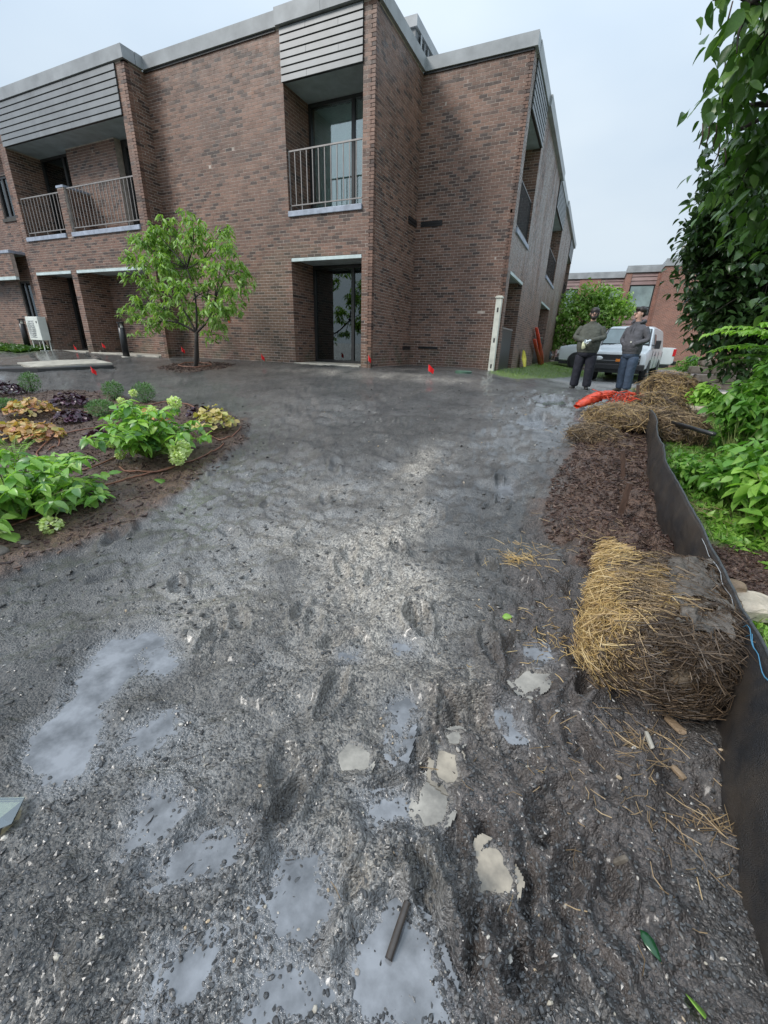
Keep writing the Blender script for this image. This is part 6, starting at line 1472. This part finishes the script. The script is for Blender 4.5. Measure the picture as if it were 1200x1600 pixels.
def skin(name, verts, edges, mat, parent, root=0, sub=2):
    me = bpy.data.meshes.new(name); me.from_pydata([v[0] for v in verts], edges, []); me.materials.append(mat)
    o = bpy.data.objects.new(name, me); col.objects.link(o); child(o, parent)
    md = o.modifiers.new('skin', 'SKIN'); md.use_smooth_shade = True
    if not me.skin_vertices: bpy.context.view_layer.objects.active = o
    sv = me.skin_vertices[0].data if me.skin_vertices else None
    if sv is None:
        bm = bmesh.new(); bm.from_mesh(me); bm.verts.layers.skin.verify(); bm.to_mesh(me); bm.free(); sv = me.skin_vertices[0].data
    for i, v in enumerate(verts):
        r = v[1]; sv[i].radius = r if hasattr(r, '__len__') else (r, r); sv[i].use_root = (i == root); sv[i].use_loose = False
    s = o.modifiers.new('sub', 'SUBSURF'); s.levels = sub; s.render_levels = sub; return o
def man(label, loc, rz, h, build, top_mat, leg_mat, shoe_mat, el, wr, foot, head_rz=0, hood=False, stance=.12):
    k = h / 1.80; b = build; t = thing('person', label, 'person', loc, rz); t.scale = (k, k, k)
    HZ = 1.50
    ex, ey, ez = el; 
    # body: one continuous figure inside the clothes
    v = [((0, 0, .95), .12), ((0, 0, 1.15), .12), ((0, .01, 1.36), (.09, .06)), ((0, 0, HZ + .01), .062), ((0, -.015, 1.575), .06), ((0, -.03, 1.625), (.070, .078)), ((0, -.022, 1.69), (.076, .092)), ((0, -.01, 1.745), (.062, .075)),
         ((.14, .01, 1.36), .035), ((ex[0], ey[0], ez[0]), .042), ((wr[0][0], wr[0][1], wr[0][2]), .030),
         ((-.14, .01, 1.36), .035), ((ex[1], ey[1], ez[1]), .042), ((wr[1][0], wr[1][1], wr[1][2]), .030),
         ((.10, 0, .86), .09), ((foot[0][0] * .9, foot[0][1] * .5 - .02, .48), .055), ((foot[0][0], foot[0][1], .10), .038),
         ((-.10, 0, .86), .09), ((foot[1][0] * .9, foot[1][1] * .5 - .02, .48), .055), ((foot[1][0], foot[1][1], .10), .038)]
    e = [(0, 1), (1, 2), (2, 3), (3, 4), (4, 5), (5, 6), (6, 7), (2, 8), (8, 9), (9, 10), (2, 11), (11, 12), (12, 13), (0, 14), (14, 15), (15, 16), (0, 17), (17, 18), (18, 19)]
    body = skin('body', v, e, M['skin'], t)
    # face details
    ca, sa = math.cos(head_rz), math.sin(head_rz)
    def hd(x, y, z): x, y = x * ca - (y) * sa, x * sa + y * ca; return (x, y - .01, z)
    Rh = rotz(head_rz)
    MB().blob(hd(0, -.112, 1.665), (.015, .026, .026), R3=Rh).build('nose', M['skin'], body, True)
    MB().blob(hd(0, -.098, 1.625), (.026, .010, .008), R3=Rh).build('mouth', pm('lips', [(.35, .14, .12)], .5), body, True)
    for s in (-1, 1):
        MB().blob(hd(s * .088, .0, 1.665), (.010, .020, .030), R3=Rh).build('ear', M['skin'], body, True)
        MB().blob(hd(s * .032, -.096, 1.682), (.013, .008, .008), R3=Rh).build('eye', M['shoe'], body, True)
        MB().blob(hd(s * .032, -.100, 1.703), (.020, .008, .005), R3=Rh).build('eyebrow', M['hair'], body, True)
    MB().blob(hd(0, -.050, 1.612), (.050, .058, .045), R3=Rh).build('chin', M['skin'], body, True)
    # sweatshirt: torso rings, then sleeves running into it
    def rings(mb, rs, n=20, cap=True):
        V = []
        for z, rx, ry, cy in rs:
            for q in range(n):
                a_ = 2 * math.pi * q / n; w_ = 1 + .035 * float(vn(q * .9, z * 14, 31))
                c_, s_ = math.cos(a_), math.sin(a_); V.append((rx * w_ * np.sign(c_) * abs(c_) ** .85, cy + ry * w_ * np.sign(s_) * abs(s_) ** .9, z))
        m_ = len(rs); F = [(i_ * n + q, i_ * n + (q + 1) % n, (i_ + 1) * n + (q + 1) % n, (i_ + 1) * n + q) for i_ in range(m_ - 1) for q in range(n)] + [tuple(range(n))[::-1], tuple((m_ - 1) * n + q for q in range(n))]
        mb.add(V, F)
    sb = b ** .45
    mb = MB(); rings(mb, [(.83, .165 * b, .125 * b, 0), (.85, .178 * b, .138 * b, 0), (.88, .172 * b, .134 * b, 0), (.90, .186 * b, .150 * b, -.005), (.98, .192 * b, .158 * b, -.02 * b), (1.08, .190 * b, .158 * b, -.025 * b), (1.2, .190 * b, .145 * b, -.01), (1.32, .198 * b ** .8, .130 * b ** .8, 0), (1.40, .190 * sb, .110 * sb, .005), (1.445, .155 * sb, .088, .01), (1.475, .10, .070, .005), (1.50, .068, .064, 0), (1.525, .062, .060, -.005)])
    for q, s_ in ((0, 1), (1, -1)):
        sh_ = np.array([s_ * .165 * sb, .01, 1.40]); el_ = np.array([ex[q], ey[q], ez[q]]); wr_ = np.array(wr[q])
        pts = [sh_ * (1 - u_) + el_ * u_ for u_ in (0, .25, .5, .75)] + [el_] + [el_ * (1 - u_) + wr_ * u_ for u_ in (.15, .4, .65, .85, 1.0)]
        rr_ = [.070, .074, .068, .062, .060, .059, .054, .048, .044, .036]; mb.tube(pts, [r_i * b ** .5 * (1 + .05 * (-1) ** i_) for i_, r_i in enumerate(rr_)], 14)
    sh = mb.build('sweatshirt', M[top_mat], t, True); sm_ = sh.modifiers.new('s', 'SUBSURF'); sm_.levels = sm_.render_levels = 1
    # trousers
    mb = MB(); rings(mb, [(.72, .135 * b, .118 * b, 0), (.80, .168 * b, .132 * b, 0), (.88, .165 * b, .128 * b, 0), (.93, .158 * b, .122 * b, 0)])
    for q, s_ in ((0, 1), (1, -1)):
        fx, fy = foot[q]; hp_ = np.array([s_ * .082 * b, 0, .80]); kn = np.array([(s_ * .09 * b + fx) / 2, fy * .5 - .025, .47]); an = np.array([fx, fy + .01, .075])
        pts = [hp_ * (1 - u_) + kn * u_ for u_ in (0, .2, .45, .7)] + [kn] + [kn * (1 - u_) + an * u_ for u_ in (.2, .45, .65, .8, .92, 1)]
        rr_ = [.108, .110, .106, .098, .092, .090, .086, .084, .090, .086, .084]; mb.tube(pts, [r_i * b ** .6 * (1 + .03 * (-1) ** i_) for i_, r_i in enumerate(rr_)], 14)
    tr_ = mb.build('trousers', M[leg_mat], t, True); sm_ = tr_.modifiers.new('s', 'SUBSURF'); sm_.levels = sm_.render_levels = 1
    for (fx, fy), fa in zip(foot, (.25, -.25)):
        d = np.array([math.sin(fa), -math.cos(fa)]); skin('shoe', [((fx - d[0] * .06, fy - d[1] * .06, .05), (.045, .045)), ((fx + d[0] * .06, fy + d[1] * .06, .045), (.05, .04)), ((fx + d[0] * .17, fy + d[1] * .17, .035), (.045, .03))], [(0, 1), (1, 2)], M[shoe_mat], t)
    return t, body, hd, Rh
p1 = np.array([-.11, 11.05, 0]); p1[:2] = (CAMP + ray(906, 607) * (11.05 / ray(906, 607)[1]))[:2]; p1[2] = gh(p1[0], p1[1]) 
h1_ = size_h((906, 610), (924, 480), p1); p2 = GP(972, 612); h2_ = size_h((972, 612), (997, 480), p2)

# both figures stand where their height reads as a grown man's
def stand(px, py, hpx, want):
    best = None
    for d in np.arange(8, 14, .02):
        r = ray(px, py); xy = r[:2] / math.hypot(r[0], r[1]) * d; z = gh(xy[0], xy[1]) if False else float(gz(xy[0], xy[1]))
        a = ray(*hpx); hh = CAM_H + d * a[2] / math.hypot(a[0], a[1]) - z
        e = abs(hh - want); best = min(best, (e, d, xy[0], xy[1], z)) if best else (e, d, xy[0], xy[1], z)
    return best
s1 = (h1_, *p1); 
t1, bd, hd, Rh = man('bearded heavyset man in olive sweatshirt and white gloves, hands joined', tuple(p1 - [0, 0, .005]), R(-6), h1_, 1.32, 'olive', 'navy', 'shoe',
    ((.30, -.32), (-.02, -.02), (1.17, 1.17)), ((.07, -.27, 1.10), (-.05, -.28, 1.08)), ((.13, .0), (-.16, .02)), 0.1)
hr = MB(); 
hr.blob(hd(0, .016, 1.725), (.100, .108, .082), 16, 10, Rh, .08); hr.blob(hd(0, .06, 1.66), (.090, .06, .095), 12, 8, Rh, .08)
for s in (-1, 1): hr.blob(hd(s * .078, .01, 1.66), (.018, .04, .06), 8, 6, Rh, .1)
hr.build('hair', M['hair'], t1, True)
bdm = MB(); bdm.blob(hd(0, -.062, 1.588), (.066, .052, .048), 14, 9, Rh, .10)
for s in (-1, 1): bdm.blob(hd(s * .064, -.03, 1.625), (.016, .034, .045), 8, 6, Rh, .1)
bdm.tube([hd(-.03, -.100, 1.637), hd(0, -.112, 1.642), hd(.03, -.100, 1.637)], .007, 6); bdm.build('beard', M['hair'], t1, True)
gl_ = MB(); gl_.box((-.062, -.012, -.016), (.062, .010, .016), Rh, hd(0, -.105, 1.690)).box((-.080, .0, -.005), (-.062, .10, .005), Rh, hd(0, -.100, 1.692)).box((.062, .0, -.005), (.080, .10, .005), Rh, hd(0, -.100, 1.692)); gl_.build('sunglasses', M['black_pl'], t1)
def hand(c, fwd, side, mat, parent, curl=.5, flip=1):
    c, f, s = np.array(c, float), _n(fwd), _n(side); dn_ = np.cross(f, s); v = [(tuple(c - f * .06), (.030, .024)), (tuple(c), (.040, .020)), (tuple(c + f * .045), (.042, .017))]; e = [(0, 1), (1, 2)]
    for i, (o, L_) in enumerate(((-.032, .062), (-.011, .073), (.011, .068), (.031, .053))):
        b0 = c + f * .045 + s * o; q = b0 + f * L_ * .5 - dn_ * curl * .012; q2 = q + f * L_ * .4 - dn_ * curl * .035; n = len(v)
        v += [(tuple(b0 + f * .01), .0095), (tuple(q), .009), (tuple(q2), .008)]; e += [(2, n), (n, n + 1), (n + 1, n + 2)]
    n = len(v); v += [(tuple(c - f * .01 + s * flip * -.045), .012), (tuple(c + f * .035 + s * flip * -.062 - dn_ * .015), .010)]; e += [(1, n), (n, n + 1)]
    return skin('glove', v, e, M[mat], parent, 1, 1)
hand((.02, -.33, 1.09), (-.85, -.35, -.25), (0, .3, 1), 'glove', t1, .8)
hand((-.07, -.32, 1.02), (.15, -.45, -.85), (1, 0, .2), 'glove_y', t1, .6, -1)
t2, bd, hd, Rh = man('young man in charcoal hoodie and jeans, hands in the front pocket', tuple(p2 - [0, 0, .005]), R(-38), h2_, 1.12, 'greyhood', 'denim', 'boot',
    ((.31, -.30), (.02, .02), (1.14, 1.14)), ((.13, -.17, 1.05), (-.13, -.17, 1.05)), ((.11, -.04), (-.12, .04)), -.45, True)
hr = MB(); hr.blob(hd(0, .022, 1.740), (.104, .115, .085), 16, 10, Rh, .14); hr.blob(hd(0, .07, 1.69), (.088, .06, .085), 12, 8, Rh, .14); hr.blob(hd(.0, -.07, 1.765), (.07, .045, .035), 12, 8, Rh, .2)
for i in range(40):
    a = rng.uniform(0, 6.28); hr.blob(hd(.07 * math.cos(a), .015 + .085 * math.sin(a), 1.755 + rng.uniform(-.03, .03)), .024, 6, 4, Rh, .3)
hr.build('hair', M['hair'], t2, True)
hp = MB(); hp.tube([(.10, -.075, 1.49), (.125, .02, 1.52), (.07, .105, 1.52), (0, .125, 1.50), (-.07, .105, 1.52), (-.125, .02, 1.52), (-.10, -.075, 1.49)], [.02, .04, .05, .055, .05, .04, .02], 10); hp.build('hood', M['greyhood'], t2, True)
pk = MB(); pk.blob((0, -.155, 1.03), (.17, .045, .095), 18, 8); pk.build('front_pocket', M['greyhood'], t2, True)
MB().box((.055, -.206, 1.075), (.085, -.198, 1.105)).build('logo_patch', M['white_pl'], t2)
for s in (-1, 1): MB().tube([(s * .03, -.11, 1.46), (s * .035, -.15, 1.36), (s * .03, -.155, 1.28)], .005, 6).build('drawstring', M['greyhood'], t2)
